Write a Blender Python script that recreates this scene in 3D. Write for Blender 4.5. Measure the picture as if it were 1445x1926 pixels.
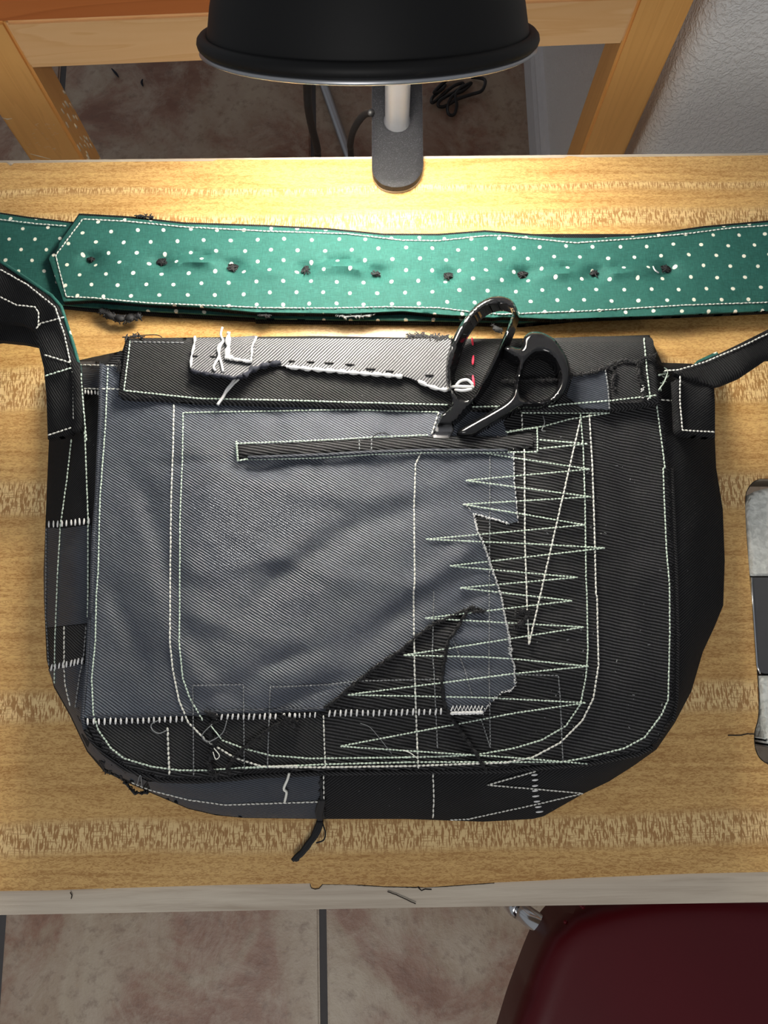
import bpy, bmesh, math, random
import numpy as np
from mathutils import Vector, Matrix, Euler, noise
from mathutils.geometry import delaunay_2d_cdt

random.seed(7)
for o in list(bpy.data.objects):
    bpy.data.objects.remove(o)
SC = bpy.context.scene
COL = SC.collection

# ------------------------------------------------------------------ camera
TT = 0.74                     # table top height
CZ = TT + 0.50                # camera height
FPX, W, H = 1447.0, 1445.0, 1926.0
PITCH, YAW = math.radians(12.7), math.radians(-0.8)
cam_d = bpy.data.cameras.new('camera')
cam = bpy.data.objects.new('camera', cam_d); COL.objects.link(cam)
cam.location = (0, 0, CZ)
cam.rotation_euler = (PITCH, 0, YAW)
cam_d.sensor_fit = 'VERTICAL'; cam_d.sensor_height = 36.0
cam_d.lens = 36.0 * FPX / H
cam_d.clip_start = 0.01
SC.camera = cam

# ------------------------------------------------------------------ light, world, exposure
wd = bpy.data.worlds.new('world'); SC.world = wd; wd.use_nodes = True
wd.node_tree.nodes['Background'].inputs[0].default_value = (0.93, 0.96, 1.0, 1)
wd.node_tree.nodes['Background'].inputs[1].default_value = 0.26
ad = bpy.data.lights.new('ceiling_light', 'AREA'); ad.shape = 'DISK'; ad.size = 0.9
ad.energy = 15; ad.color = (1.0, 0.97, 0.93)
al = bpy.data.objects.new('ceiling_light', ad); COL.objects.link(al)
al.location = (-0.35, -1.45, 2.1); al.rotation_euler = (math.radians(45), 0, 0)
LAMP_STRENGTH = 104.0
SC.view_settings.view_transform = 'Standard'
SC.view_settings.look = 'None'
SC.view_settings.exposure = 0.0
SC.view_settings.gamma = 1.0
SC.view_settings.use_curve_mapping = False

# ------------------------------------------------------------------ pixel -> place
RM = Euler((PITCH, 0, YAW)).to_matrix()
RMn = np.array(RM)
def rays(p):
    p = np.asarray(p, float).reshape(-1, 2)
    d = np.stack([(p[:, 0]-W/2)/FPX, (H/2-p[:, 1])/FPX, -np.ones(len(p))], 1)
    return d @ RMn.T
def PZ(p, z):                 # points where the pixel rays meet height z above the table top
    d = rays(p); z = np.broadcast_to(np.asarray(z, float), (len(d),))
    t = (TT + z - CZ)/d[:, 2]
    return np.array([0, 0, CZ]) + d*t[:, None]
def pz(x, y, z=0.0):
    return Vector(PZ([(x, y)], z)[0])
def py_(x, y, Y):             # where the pixel ray meets the vertical plane at Y
    d = rays([(x, y)])[0]; t = Y/d[1]
    return Vector((d[0]*t, Y, CZ + d[2]*t))
def crop(ox, oy, s):
    return lambda *pts: [(ox + a/s, oy + b/s) for a, b in pts]
S3 = 2.89
c3, c4, c5 = crop(0, 380, S3), crop(480, 380, S3), crop(945, 380, S3)
c6, c7, c8 = crop(60, 660, S3), crop(460, 780, S3), crop(760, 740, S3)
cA, cB, cC = crop(60, 1120, S3), crop(460, 1120, S3), crop(760, 1120, S3)
cR, cT, cS = crop(1145, 880, 3.21), crop(350, 600, 4.817), crop(800, 540, 4.817)

# ------------------------------------------------------------------ object helpers
def link(name, me, mat, parent=None):
    o = bpy.data.objects.new(name, me); COL.objects.link(o)
    if mat: me.materials.append(M[mat] if isinstance(mat, str) else mat)
    if parent:
        o.parent = parent
        o.matrix_parent_inverse = Matrix.Translation(-parent.matrix_world.translation) if parent.type == 'EMPTY' else Matrix.Identity(4)
    return o
def thing(name, label, cat, loc=(0, 0, 0), group=None):
    o = bpy.data.objects.new(name, None); COL.objects.link(o)
    o.empty_display_size = 0.05
    o.location = loc; o.matrix_world = Matrix.Translation(loc)
    o['label'] = label; o['category'] = cat
    if group: o['group'] = group
    return o
def tag(o, label=None, cat=None, group=None, kind=None):
    for k, v in (('label', label), ('category', cat), ('group', group), ('kind', kind)):
        if v: o[k] = v
    return o
def mesh_from(name, V, F, smooth=True):
    me = bpy.data.meshes.new(name)
    me.from_pydata([tuple(v) for v in V], [], F)
    me.update()
    if smooth:
        me.polygons.foreach_set('use_smooth', [True]*len(me.polygons))
    return me
class MB:
    def __init__(s): s.V, s.F = [], []
    def add(s, V, F):
        n = len(s.V); s.V += [tuple(v) for v in V]; s.F += [tuple(i+n for i in f) for f in F]
    def build(s, name, mat, parent=None, smooth=True):
        return link(name, mesh_from(name, s.V, s.F, smooth), mat, parent)
def box_obj(name, lo, hi, mat, parent=None, bev=0.0, seg=2):
    bm = bmesh.new(); bmesh.ops.create_cube(bm, size=1)
    for v in bm.verts:
        v.co = Vector([lo[i] + (v.co[i]+.5)*(hi[i]-lo[i]) for i in range(3)])
    if bev > 0: bmesh.ops.bevel(bm, geom=bm.edges[:], offset=bev, segments=seg, affect='EDGES')
    me = bpy.data.meshes.new(name); bm.to_mesh(me); bm.free()
    return link(name, me, mat, parent)
def catmull(P, n=6, closed=False):
    P = [np.array(p, float) for p in P]; out = []
    m = len(P); rng = range(m if closed else m-1)
    for i in rng:
        if closed: a, b, c, d = P[i-1], P[i], P[(i+1) % m], P[(i+2) % m]
        else: a, b, c, d = P[max(i-1, 0)], P[i], P[i+1], P[min(i+2, m-1)]
        for k in range(n):
            t = k/n
            out.append(.5*((2*b)+(-a+c)*t+(2*a-5*b+4*c-d)*t*t+(-a+3*b-3*c+d)*t**3))
    if not closed: out.append(P[-1])
    return out
def tube(mb, P, r, n=6, closed=False, taper=None):
    P = [Vector(p) for p in P]; m = len(P); V, F = [], []
    up = Vector((0, 0, 1))
    prev = None
    for i in range(m):
        a = P[i-1] if (i > 0 or closed) else P[i]
        b = P[(i+1) % m] if (i < m-1 or closed) else P[i]
        t = (b-a)
        t = t.normalized() if t.length > 1e-9 else Vector((1, 0, 0))
        if prev is None:
            s = t.cross(up)
            if s.length < 1e-3: s = t.cross(Vector((1, 0, 0)))
        else: s = prev - t*prev.dot(t)
        s.normalize(); prev = s; u = s.cross(t)
        rr = r if taper is None else r*taper(i/(m-1))
        for k in range(n):
            a_ = 2*math.pi*k/n
            V.append(P[i] + (s*math.cos(a_)+u*math.sin(a_))*rr)
    for i in range(m if closed else m-1):
        j = (i+1) % m
        for k in range(n):
            l = (k+1) % n
            F.append((i*n+k, j*n+k, j*n+l, i*n+l))
    if not closed:
        F.append(tuple(range(n))); F.append(tuple((m-1)*n+k for k in reversed(range(n))))
    mb.add(V, F)
def lathe(prof, mtx, n=48, closed=False):
    V, F = [], []
    for (r, z) in prof:
        for k in range(n):
            a = 2*math.pi*k/n
            V.append(mtx @ Vector((r*math.cos(a), r*math.sin(a), z)))
    m = len(prof)
    for i in range(m if closed else m-1):
        j = (i+1) % m
        for k in range(n):
            l = (k+1) % n
            F.append((i*n+k, i*n+l, j*n+l, j*n+k))
    return V, F

# ---- polygon sheets
def sm_(pts, n=4): return [tuple(p) for p in catmull(pts, n, True)]
def seg_dist(P, poly, closed=True):
    P = np.asarray(P, float); A = np.asarray(poly, float)
    B = np.roll(A, -1, 0)
    if not closed: A, B = A[:-1], B[:-1]
    best = np.full(len(P), 1e9)
    for a, b in zip(A, B):
        d = b-a; L = d@d
        if L < 1e-12: continue
        t = np.clip(((P-a)@d)/L, 0, 1)
        q = a + t[:, None]*d - P
        best = np.minimum(best, np.hypot(q[:, 0], q[:, 1]))
    return best
def inside(P, poly):
    P = np.asarray(P, float); A = np.asarray(poly, float); B = np.roll(A, -1, 0)
    x, y = P[:, 0], P[:, 1]; c = np.zeros(len(P), bool)
    for (x1, y1), (x2, y2) in zip(A, B):
        if y1 == y2: continue
        h = ((y1 > y) != (y2 > y)) & (x < (x2-x1)*(y-y1)/(y2-y1)+x1)
        c ^= h
    return c
def sdist(P, poly):
    d = seg_dist(P, poly); return np.where(inside(P, poly), d, -d)
def resample(poly, step, closed=True):
    out = []; m = len(poly)
    for i in range(m if closed else m-1):
        a = np.array(poly[i], float); b = np.array(poly[(i+1) % m], float)
        k = max(1, int(round(np.linalg.norm(b-a)/step)))
        for j in range(k): out.append(a+(b-a)*j/k)
    if not closed: out.append(np.array(poly[-1], float))
    return np.array(out)
def jag(poly, amp, scale=.15, seed=0.0):
    out = []
    for i, p in enumerate(poly):
        v = noise.noise_vector(Vector((p[0]*scale+seed, p[1]*scale, seed)))
        out.append((p[0]+v.x*amp, p[1]+v.y*amp))
    return out
def triangulate(poly, step, holes=()):
    loops = [resample(poly, step)] + [resample(h, step) for h in holes]
    P = np.concatenate(loops); faces = []; edges = []; k = 0
    for L in loops:
        idx = list(range(k, k+len(L))); k += len(L)
        edges += [(idx[i], idx[(i+1) % len(idx)]) for i in range(len(idx))]
    lo, hi = P.min(0), P.max(0)
    gx = np.arange(lo[0]+step*.5, hi[0], step); gy = np.arange(lo[1]+step*.5, hi[1], step)
    G = np.array([(x+(step*.5 if j % 2 else 0), y) for j, y in enumerate(gy) for x in gx])
    if len(G):
        ok = sdist(G, loops[0]) > step*.55
        for L in loops[1:]: ok &= sdist(G, L) < -step*.55
        G = G[ok]
        if len(G): P = np.concatenate([P, G])
    r = delaunay_2d_cdt([Vector(p) for p in P], edges, [], 0, 1e-4)
    V = np.array([(v.x, v.y) for v in r[0]])
    F = [tuple(f) for f in r[2]]
    cen = np.array([V[list(f)].mean(0) for f in F])
    ok = inside(cen, loops[0])
    for L in loops[1:]: ok &= ~inside(cen, L)
    F = [f for f, k_ in zip(F, ok) if k_]
    a = F[0]; A, B, C = V[a[0]], V[a[1]], V[a[2]]
    d = seg_dist(V, loops[0])
    for L in loops[1:]: d = np.minimum(d, seg_dist(V, L))
    return V, F, d
def sheet(name, poly, hf, mat, parent=None, thick=0.001, step=10, holes=(), edge_r=0, edge_drop=0.0, skew=(0, 0), bottom=None, flat=False):
    """a cloth / board / cast piece outlined by pixels, lying at height hf above the table top"""
    V, F, d = triangulate(poly, step, holes)
    z = hf(V) if callable(hf) else np.full(len(V), float(hf))
    if edge_r:
        t = np.clip(d/edge_r, 0, 1); z = z - edge_drop*(1-np.sqrt(np.clip(1-(1-t)**2, 0, 1)))
    top = PZ(V, z)
    F = [f if (np.cross(top[f[1]]-top[f[0]], top[f[2]]-top[f[0]])[2] > 0) else f[::-1] for f in F]
    zb = z-thick if bottom is None else bottom(V, z, d)
    bot = PZ(V, z) ; bot = bot + np.stack([np.full(len(V), skew[0]), np.full(len(V), skew[1]), zb-z], 1)
    n = len(V)
    cnt = {}
    for f in F:
        for i in range(3):
            e = (f[i], f[(i+1) % 3]); cnt[e] = 1
    side = [(e[1], e[0], e[0]+n, e[1]+n) for e in cnt if (e[1], e[0]) not in cnt]
    FF = F + [tuple(i+n for i in f[::-1]) for f in F] + side
    me = mesh_from(name, np.concatenate([top, bot]), FF, not flat)
    if not flat:
        me.set_sharp_from_angle(angle=math.radians(50))
    return link(name, me, mat, parent)

# ------------------------------------------------------------------ materials
M = {}
def new_mat(name):
    m = bpy.data.materials.new(name); m.use_nodes = True; M[name] = m
    nt = m.node_tree; return m, nt, nt.nodes['Principled BSDF']
def nd(nt, typ, ins=None, **kw):
    n = nt.nodes.new(typ)
    for k, v in kw.items(): setattr(n, k, v)
    for k, v in (ins or {}).items():
        if hasattr(v, 'is_linked') or isinstance(v, bpy.types.NodeSocket): nt.links.new(v, n.inputs[k])
        else: n.inputs[k].default_value = v
    return n
def mth(nt, op, a, b=0.0, c=0.0, clamp=False):
    return nd(nt, 'ShaderNodeMath', {0: a, 1: b, 2: c}, operation=op, use_clamp=clamp).outputs[0]
def mixc(nt, f, a, b, mode='MIX'):
    n = nd(nt, 'ShaderNodeMix', None, data_type='RGBA', blend_type=mode)
    for i, v in ((0, f), (6, a), (7, b)):
        if isinstance(v, bpy.types.NodeSocket): nt.links.new(v, n.inputs[i])
        else: n.inputs[i].default_value = v
    return n.outputs[2]
def rgb(r, g, b): return (r, g, b, 1)
def ramp(nt, f, stops, interp='LINEAR'):
    n = nd(nt, 'ShaderNodeValToRGB', {0: f}); cr = n.color_ramp; cr.interpolation = interp
    while len(cr.elements) < len(stops): cr.elements.new(0.5)
    for e, (p, c) in zip(cr.elements, stops):
        e.position = p; e.color = c if len(c) == 4 else (*c, 1)
    return n.outputs[0]
def coords(nt, scale=(1, 1, 1), rot=(0, 0, 0), loc=(0, 0, 0)):
    tc = nd(nt, 'ShaderNodeTexCoord')
    mp = nd(nt, 'ShaderNodeMapping', {0: tc.outputs['Object'], 1: loc, 2: rot, 3: scale})
    return mp.outputs[0]
def noise_tex(nt, vec, scale, detail=3, rough=.55, dist=0.0):
    return nd(nt, 'ShaderNodeTexNoise', {'Vector': vec, 'Scale': scale, 'Detail': detail, 'Roughness': rough, 'Distortion': dist}).outputs[0]
def bump(nt, b, h, strength=.3, dist=.001):
    n = nd(nt, 'ShaderNodeBump', {'Strength': strength, 'Distance': dist, 'Height': h})
    nt.links.new(n.outputs[0], b.inputs['Normal'])
def simple(name, col, rough=.5, metal=0.0, spec=.5, **kw):
    m, nt, b = new_mat(name)
    b.inputs['Base Color'].default_value = (*col, 1); b.inputs['Roughness'].default_value = rough
    b.inputs['Metallic'].default_value = metal; b.inputs['Specular IOR Level'].default_value = spec
    for k, v in kw.items(): b.inputs[k].default_value = v
    n = noise_tex(nt, coords(nt), 90, 3)
    c = mixc(nt, mth(nt, 'MULTIPLY', n, .35), (*col, 1), tuple(x*.6 for x in col)+(1,))
    nt.links.new(c, b.inputs['Base Color'])
    return m
def denim(name, dark, light, ang, period=.0015, rough=.55, contrast=.5, sheen=0.0, spec=.4, bstr=.35):
    m, nt, b = new_mat(name)
    v = coords(nt, rot=(0, 0, math.radians(ang)))
    wob = noise_tex(nt, v, 60, 2)
    sp = nd(nt, 'ShaderNodeSeparateXYZ', {0: v})
    ph = mth(nt, 'ADD', mth(nt, 'MULTIPLY', sp.outputs[1], 2*math.pi/period), mth(nt, 'MULTIPLY', wob, 5.0))
    s = mth(nt, 'MULTIPLY_ADD', mth(nt, 'SINE', ph), .5, .5)
    thread = noise_tex(nt, coords(nt, scale=(1800, 350, 800)), 1.0, 2)
    s2 = mth(nt, 'MULTIPLY', mth(nt, 'POWER', s, 1.6), mth(nt, 'MULTIPLY_ADD', thread, 1.2, .35), clamp=True)
    blot = noise_tex(nt, coords(nt), 14, 4, .6)
    f = mth(nt, 'MULTIPLY', s2, mth(nt, 'MULTIPLY_ADD', blot, contrast*1.6, contrast*.3), clamp=True)
    col = mixc(nt, f, (*dark, 1), (*light, 1))
    lint = mth(nt, 'GREATER_THAN', noise_tex(nt, coords(nt), 700, 1), .80)
    col = mixc(nt, mth(nt, 'MULTIPLY', lint, .3), col, (.4, .4, .42, 1))
    nt.links.new(col, b.inputs['Base Color'])
    b.inputs['Roughness'].default_value = rough; b.inputs['Specular IOR Level'].default_value = spec
    b.inputs['Sheen Weight'].default_value = sheen
    bump(nt, b, mth(nt, 'ADD', s, mth(nt, 'MULTIPLY', thread, .4)), bstr, .0006)
    return m
denim('coated_denim', (.016, .020, .030), (.140, .158, .200), 33, .0014, .53, .74, .05, .4, .6)
denim('coated_denim_patch', (.011, .014, .021), (.075, .086, .112), 20, .0012, .58, .62, .05, .3, .5)
denim('light_twill', (.010, .011, .014), (.24, .24, .255), -50, .0016, .7, 1.0, 0, .3)
denim('black_rib', (.0035, .0035, .004), (.072, .072, .076), 12, .0018, .75, .72, 0, .15, .6)
denim('black_twill', (.0040, .0040, .0045), (.070, .070, .074), 33, .0014, .78, .7, 0, .15, .6)
denim('black_wool', (.006, .006, .0065), (.040, .040, .043), -35, .0013, .9, .6, 0, .12)
denim('black_strap', (.0045, .0045, .005), (.032, .032, .034), 60, .0013, .85, .6, 0, .15)
simple('thread_white', (.80, .80, .74), .6)
simple('thread_mint', (.66, .78, .67), .6)
simple('thread_grey', (.20, .21, .22), .7)
simple('thread_black', (.010, .010, .012), .8)
simple('thread_red', (.75, .02, .06), .5)
simple('thread_wool_white', (.78, .78, .78), .85)
simple('lint_navy', (.012, .014, .025), .9)
# polka dot cotton
m, nt, b = new_mat('teal_cotton')
v = coords(nt)
wv = nd(nt, 'ShaderNodeTexNoise', {'Vector': v, 'Scale': 25, 'Detail': 2})
off = nd(nt, 'ShaderNodeVectorMath', {0: wv.outputs[1], 1: (.5, .5, .5)}, operation='SUBTRACT').outputs[0]
vv = nd(nt, 'ShaderNodeVectorMath', {0: off, 1: (.006, .006, 0), 2: v}, operation='MULTIPLY_ADD').outputs[0]
sp = nd(nt, 'ShaderNodeSeparateXYZ', {0: vv})
def lattice(ox, oy, ax, ay):
    fx = mth(nt, 'MULTIPLY', mth(nt, 'SUBTRACT', mth(nt, 'FRACT', mth(nt, 'ADD', mth(nt, 'MULTIPLY', sp.outputs[0], 1/ax), ox+100)), .5), ax)
    fy = mth(nt, 'MULTIPLY', mth(nt, 'SUBTRACT', mth(nt, 'FRACT', mth(nt, 'ADD', mth(nt, 'MULTIPLY', sp.outputs[1], 1/ay), oy+100)), .5), ay)
    return mth(nt, 'SQRT', mth(nt, 'ADD', mth(nt, 'MULTIPLY', fx, fx), mth(nt, 'MULTIPLY', fy, fy)))
dd = mth(nt, 'MINIMUM', lattice(0, 0, .0188, .0165), lattice(.5, .5, .0188, .0165))
dot = ramp(nt, mth(nt, 'MULTIPLY', dd, 250), [(.29, (1, 1, 1)), (.36, (0, 0, 0))])
wev = mth(nt, 'MULTIPLY', noise_tex(nt, coords(nt, scale=(1, 12, 1)), 260, 2), noise_tex(nt, coords(nt, scale=(12, 1, 1)), 260, 2))
tealc = ramp(nt, wev, [(.12, (.010, .062, .052)), (.45, (.030, .140, .116))])
big = noise_tex(nt, v, 30, 3)
tealc = mixc(nt, mth(nt, 'MULTIPLY', big, .35), tealc, (.016, .085, .072, 1))
nt.links.new(mixc(nt, dot, tealc, (.82, .78, .66, 1)), b.inputs['Base Color'])
b.inputs['Roughness'].default_value = .75; b.inputs['Specular IOR Level'].default_value = .25
bump(nt, b, wev, .3, .0004)
# table laminate: bands of short upright flecks between bands of wavy long grain
m, nt, b = new_mat('laminate')
v = coords(nt); sp = nd(nt, 'ShaderNodeSeparateXYZ', {0: v})
wavy = noise_tex(nt, coords(nt, scale=(2.5, 1, 1)), 3, 2)
Yb = mth(nt, 'MULTIPLY_ADD', sp.outputs[1], 1/.6, mth(nt, 'MULTIPLY_ADD', wavy, .02, .39))
def ny(y): return float((PZ([(300, y)], 0)[0][1])/.6 + .40)
bs = [(0, (0, 0, 0))]
for a, c_ in ((1602, 1545), (1353, 1300), (967, 905), (767, 690), (437, 405), (366, 314)):
    bs += [(ny(a)-.004, (0, 0, 0)), (ny(a)+.004, (1, 1, 1)), (ny(c_)-.004, (1, 1, 1)), (ny(c_)+.004, (0, 0, 0))]
bandm = ramp(nt, Yb, bs)
gx = noise_tex(nt, coords(nt, scale=(1050, 200, 1)), 1, 2, .5, .2)
gx2 = noise_tex(nt, coords(nt, scale=(120, 1250, 1)), 1, 1, .5, 0)
fleck = mth(nt, 'MAXIMUM', ramp(nt, gx, [(.475, (0, 0, 0)), (.54, (1, 1, 1))]), mth(nt, 'MULTIPLY', ramp(nt, gx2, [(.58, (0, 0, 0)), (.64, (1, 1, 1))]), .7))
gr = noise_tex(nt, coords(nt, scale=(300, 1050, 1), rot=(0, 0, .12)), 1, 2, .55, 1.2)
gr2 = noise_tex(nt, coords(nt, scale=(10, 170, 1), rot=(0, 0, -.05)), 1, 3, .6, .8)
grain = mth(nt, 'ADD', mth(nt, 'MULTIPLY', ramp(nt, gr, [(.47, (0, 0, 0)), (.57, (1, 1, 1))]), .65), mth(nt, 'MULTIPLY', ramp(nt, gr2, [(.42, (0, 0, 0)), (.68, (1, 1, 1))]), .55), clamp=True)
tint = noise_tex(nt, coords(nt, scale=(2, 30, 1)), 1.5, 3)
base = mixc(nt, tint, (.60, .355, .120, 1), (.72, .475, .19, 1))
base = mixc(nt, bandm, base, (.76, .545, .26, 1))
dk = mixc(nt, bandm, mth(nt, 'MULTIPLY', grain, .68), mth(nt, 'MULTIPLY', fleck, .80))
nt.links.new(mixc(nt, dk, base, (.27, .105, .018, 1)), b.inputs['Base Color'])
b.inputs['Roughness'].default_value = .25; b.inputs['Specular IOR Level'].default_value = .5
bump(nt, b, mth(nt, 'ADD', grain, noise_tex(nt, v, 350, 2)), .12, .0004)
# bare core wood of the table edge
m, nt, b = new_mat('bare_wood')
g = noise_tex(nt, coords(nt, scale=(8, 170, 170)), 1, 4, .65, .5)
c = ramp(nt, g, [(.25, (.36, .29, .22)), (.5, (.52, .45, .36)), (.75, (.60, .53, .43))])
st = ramp(nt, noise_tex(nt, coords(nt, scale=(9, 20, 20)), 1, 3), [(.4, (0, 0, 0)), (.7, (1, 1, 1))])
nt.links.new(mixc(nt, mth(nt, 'MULTIPLY', st, .35), c, (.40, .33, .27, 1)), b.inputs['Base Color'])
b.inputs['Roughness'].default_value = .7
bump(nt, b, g, .3, .001)
simple('burnt_edge', (.02, .014, .01), .9)
def wood(name, scale, c1, c2, c3_, rough=.32):
    m, nt, b = new_mat(name)
    g = noise_tex(nt, coords(nt, scale=scale), 1, 3, .55, .6)
    rings = mth(nt, 'FRACT', mth(nt, 'MULTIPLY', g, 7))
    c = mixc(nt, ramp(nt, rings, [(0, (0, 0, 0)), (.7, (.5, .5, .5)), (.9, (1, 1, 1)), (1, (0, 0, 0))]), (*c1, 1), (*c2, 1))
    f = noise_tex(nt, coords(nt, scale=tuple(s*9 for s in scale)), 1, 2)
    c = mixc(nt, mth(nt, 'MULTIPLY', f, .45), c, (*c3_, 1))
    nt.links.new(c, b.inputs['Base Color'])
    b.inputs['Roughness'].default_value = rough; b.inputs['Coat Weight'].default_value = .2; b.inputs['Coat Roughness'].default_value = .2
wood('maple_rail', (2.2, 30, 30), (.92, .58, .28), (.84, .48, .20), (.88, .52, .23))
wood('maple_leg', (45, 45, 3), (.88, .47, .145), (.80, .40, .115), (.84, .43, .125))
wood('cherry_top', (2.0, 26, 26), (.64, .20, .05), (.50, .14, .032), (.57, .17, .04))
simple('bare_scratch', (.85, .74, .56), .7)
# floor tiles
m, nt, b = new_mat('slate_tile')
v = coords(nt)
geo = nd(nt, 'ShaderNodeNewGeometry')
oi = nd(nt, 'ShaderNodeObjectInfo')
vec = nd(nt, 'ShaderNodeVectorMath', {0: geo.outputs[0], 1: oi.outputs['Random']}, operation='ADD').outputs[0]
n1 = noise_tex(nt, vec, 5.5, 7, .62, .7); n2 = noise_tex(nt, vec, 11, 8, .7, .6); n3 = noise_tex(nt, vec, 60, 5, .7)
c = ramp(nt, n1, [(.36, (.215, .100, .062)), (.46, (.285, .160, .108)), (.53, (.35, .255, .18)), (.66, (.45, .37, .275))])
c = mixc(nt, ramp(nt, n2, [(.45, (0, 0, 0)), (.62, (.75, .75, .75))]), c, (.43, .345, .265, 1))
c = mixc(nt, ramp(nt, n3, [(.52, (0, 0, 0)), (.72, (.55, .55, .55))]), c, (.14, .075, .05, 1))
nt.links.new(c, b.inputs['Base Color']); b.inputs['Roughness'].default_value = .42
bump(nt, b, mth(nt, 'ADD', n2, mth(nt, 'MULTIPLY', n3, .5)), .5, .003)
simple('grout', (.085, .080, .082), .9)
# walls
m, nt, b = new_mat('knockdown_plaster')
v = coords(nt)
k1 = noise_tex(nt, v, 190, 3, .5, .8); k2 = noise_tex(nt, v, 260, 2)
h = mth(nt, 'ADD', ramp(nt, k1, [(.42, (0, 0, 0)), (.60, (1, 1, 1))]), mth(nt, 'MULTIPLY', k2, .3))
nt.links.new(mixc(nt, k2, (.80, .79, .77, 1), (.86, .85, .83, 1)), b.inputs['Base Color'])
b.inputs['Roughness'].default_value = .6
bump(nt, b, h, .45, .003)
simple('white_trim', (.74, .75, .77), .45)
# metals, plastics
simple('lamp_black', (.006, .006, .0065), .55, 0, .25)
simple('lamp_white_inner', (.85, .85, .83), .5)
simple('pole_grey', (.17, .175, .19), .38, .3)
simple('chrome', (.72, .73, .75), .18, 1.0)
simple('brushed_steel', (.46, .47, .50), .36, .85)
simple('dull_steel', (.20, .20, .21), .45, .8)
simple('dark_metal', (.070, .070, .075), .40, .2)
simple('black_gloss', (.008, .008, .009), .11, 0, .6)
simple('black_rubber', (.012, .012, .013), .45)
m, nt, b = new_mat('clamp_black')
n = noise_tex(nt, coords(nt), 1500, 2)
nt.links.new(ramp(nt, n, [(.55, (.008, .008, .010)), (.75, (.05, .05, .056))]), b.inputs['Base Color'])
b.inputs['Roughness'].default_value = .6; b.inputs['Specular IOR Level'].default_value = .25; bump(nt, b, n, .3, .0005)
m, nt, b = new_mat('hammertone')
vo = nd(nt, 'ShaderNodeTexVoronoi', {'Vector': coords(nt), 'Scale': 330}, feature='SMOOTH_F1').outputs[0]
nz = noise_tex(nt, coords(nt), 260, 2, .5, .7)
nt.links.new(ramp(nt, nz, [(.35, (.50, .51, .48)), (.65, (.70, .71, .67))]), b.inputs['Base Color'])
b.inputs['Roughness'].default_value = .35; b.inputs['Metallic'].default_value = .05
bump(nt, b, mth(nt, 'ADD', vo, nz), .5, .0015)
m, nt, b = new_mat('red_vinyl')
n = noise_tex(nt, coords(nt), 500, 3); n4 = noise_tex(nt, coords(nt), 9, 3)
nt.links.new(mixc(nt, n4, (.060, .0010, .0035, 1), (.085, .0016, .006, 1)), b.inputs['Base Color'])
b.inputs['Roughness'].default_value = .36; b.inputs['Specular IOR Level'].default_value = .3; bump(nt, b, n, .05, .0005)
m, nt, b = new_mat('bulb_glow')
b.inputs['Base Color'].default_value = (1, 1, 1, 1)
b.inputs['Emission Color'].default_value = (1.0, .93, .82, 1); b.inputs['Emission Strength'].default_value = LAMP_STRENGTH

# ------------------------------------------------------------------ the setting
fl = box_obj('floor', (-2.4, -1.8, -.02), (2.4, 2.7, -.004), 'grout'); tag(fl, 'dark grout bed under the slate floor tiles', None, None, 'structure')
T = .474
ga, gb = pz(608, 1800, -TT), pz(589, 220, -TT)
FROT = math.atan2(-(gb.x-ga.x), gb.y-ga.y)   # the tile courses run slightly askew to the table
bm = bmesh.new(); bmesh.ops.create_cube(bm, size=1)
for v_ in bm.verts: v_.co = Vector((v_.co.x*(T-.011), v_.co.y*(T-.011), -.004+v_.co.z*.008))
bmesh.ops.bevel(bm, geom=[e for e in bm.edges if all(q.co.z > -.002 for q in e.verts)], offset=.003, segments=2, affect='EDGES')
tile_me = bpy.data.meshes.new('tile'); bm.to_mesh(tile_me); bm.free(); tile_me.materials.append(M['slate_tile'])
for i in range(-4, 5):
    for j in range(-2, 7):
        t_ = bpy.data.objects.new('tile', tile_me); COL.objects.link(t_)
        q = Matrix.Rotation(FROT, 3, 'Z') @ Vector((T*(i+.5), T*(j+.5)-.17, 0))
        t_.location = (ga.x+q.x, ga.y+q.y, 0); t_.rotation_euler = (0, 0, FROT); t_.parent = fl
# wall with a rounded outer corner
WX, WY, R_ = .298, .582, .026
prof = [(WX, 2.6)] + [(WX, y) for y in (1.8, 1.2, .8)] + [(WX+R_-R_*math.cos(a), WY+R_-R_*math.sin(a)) for a in [math.pi/2*k/8 for k in range(9)]] + [(.6, WY), (1.2, WY), (2.3, WY), (2.3, 2.6)]
V, F = [], []
n = len(prof)
for z in (0, 2.5):
    V += [(x, y, z) for x, y in prof]
F = [(i, (i+1) % n, (i+1) % n+n, i+n) for i in range(n)] + [tuple(range(n))[::-1], tuple(range(n, 2*n))]
me = mesh_from('wall_right', V, F, True); me.set_sharp_from_angle(angle=math.radians(30))
wl = link('wall_right', me, 'knockdown_plaster'); tag(wl, 'off-white textured plaster wall with a rounded corner', None, None, 'structure')
mb = MB()
bp = [(0, .0), (.016, .0), (.016, .055), (.012, .066), (.012, .073), (.006, .082), (0, .085)]
V = []; F = []
for y in (WY+.03, 2.6): V += [(WX-a, y, z) for a, z in bp]
k = len(bp); F = [(i, i+1, i+1+k, i+k) for i in range(k-1)] + [tuple(range(k)), tuple(range(2*k-1, k-1, -1))]
mb.add(V, F); bb = mb.build('baseboard_right', 'white_trim', None, False); tag(bb, 'white moulded baseboard along the foot of the plaster wall', None, None, 'structure')

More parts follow.
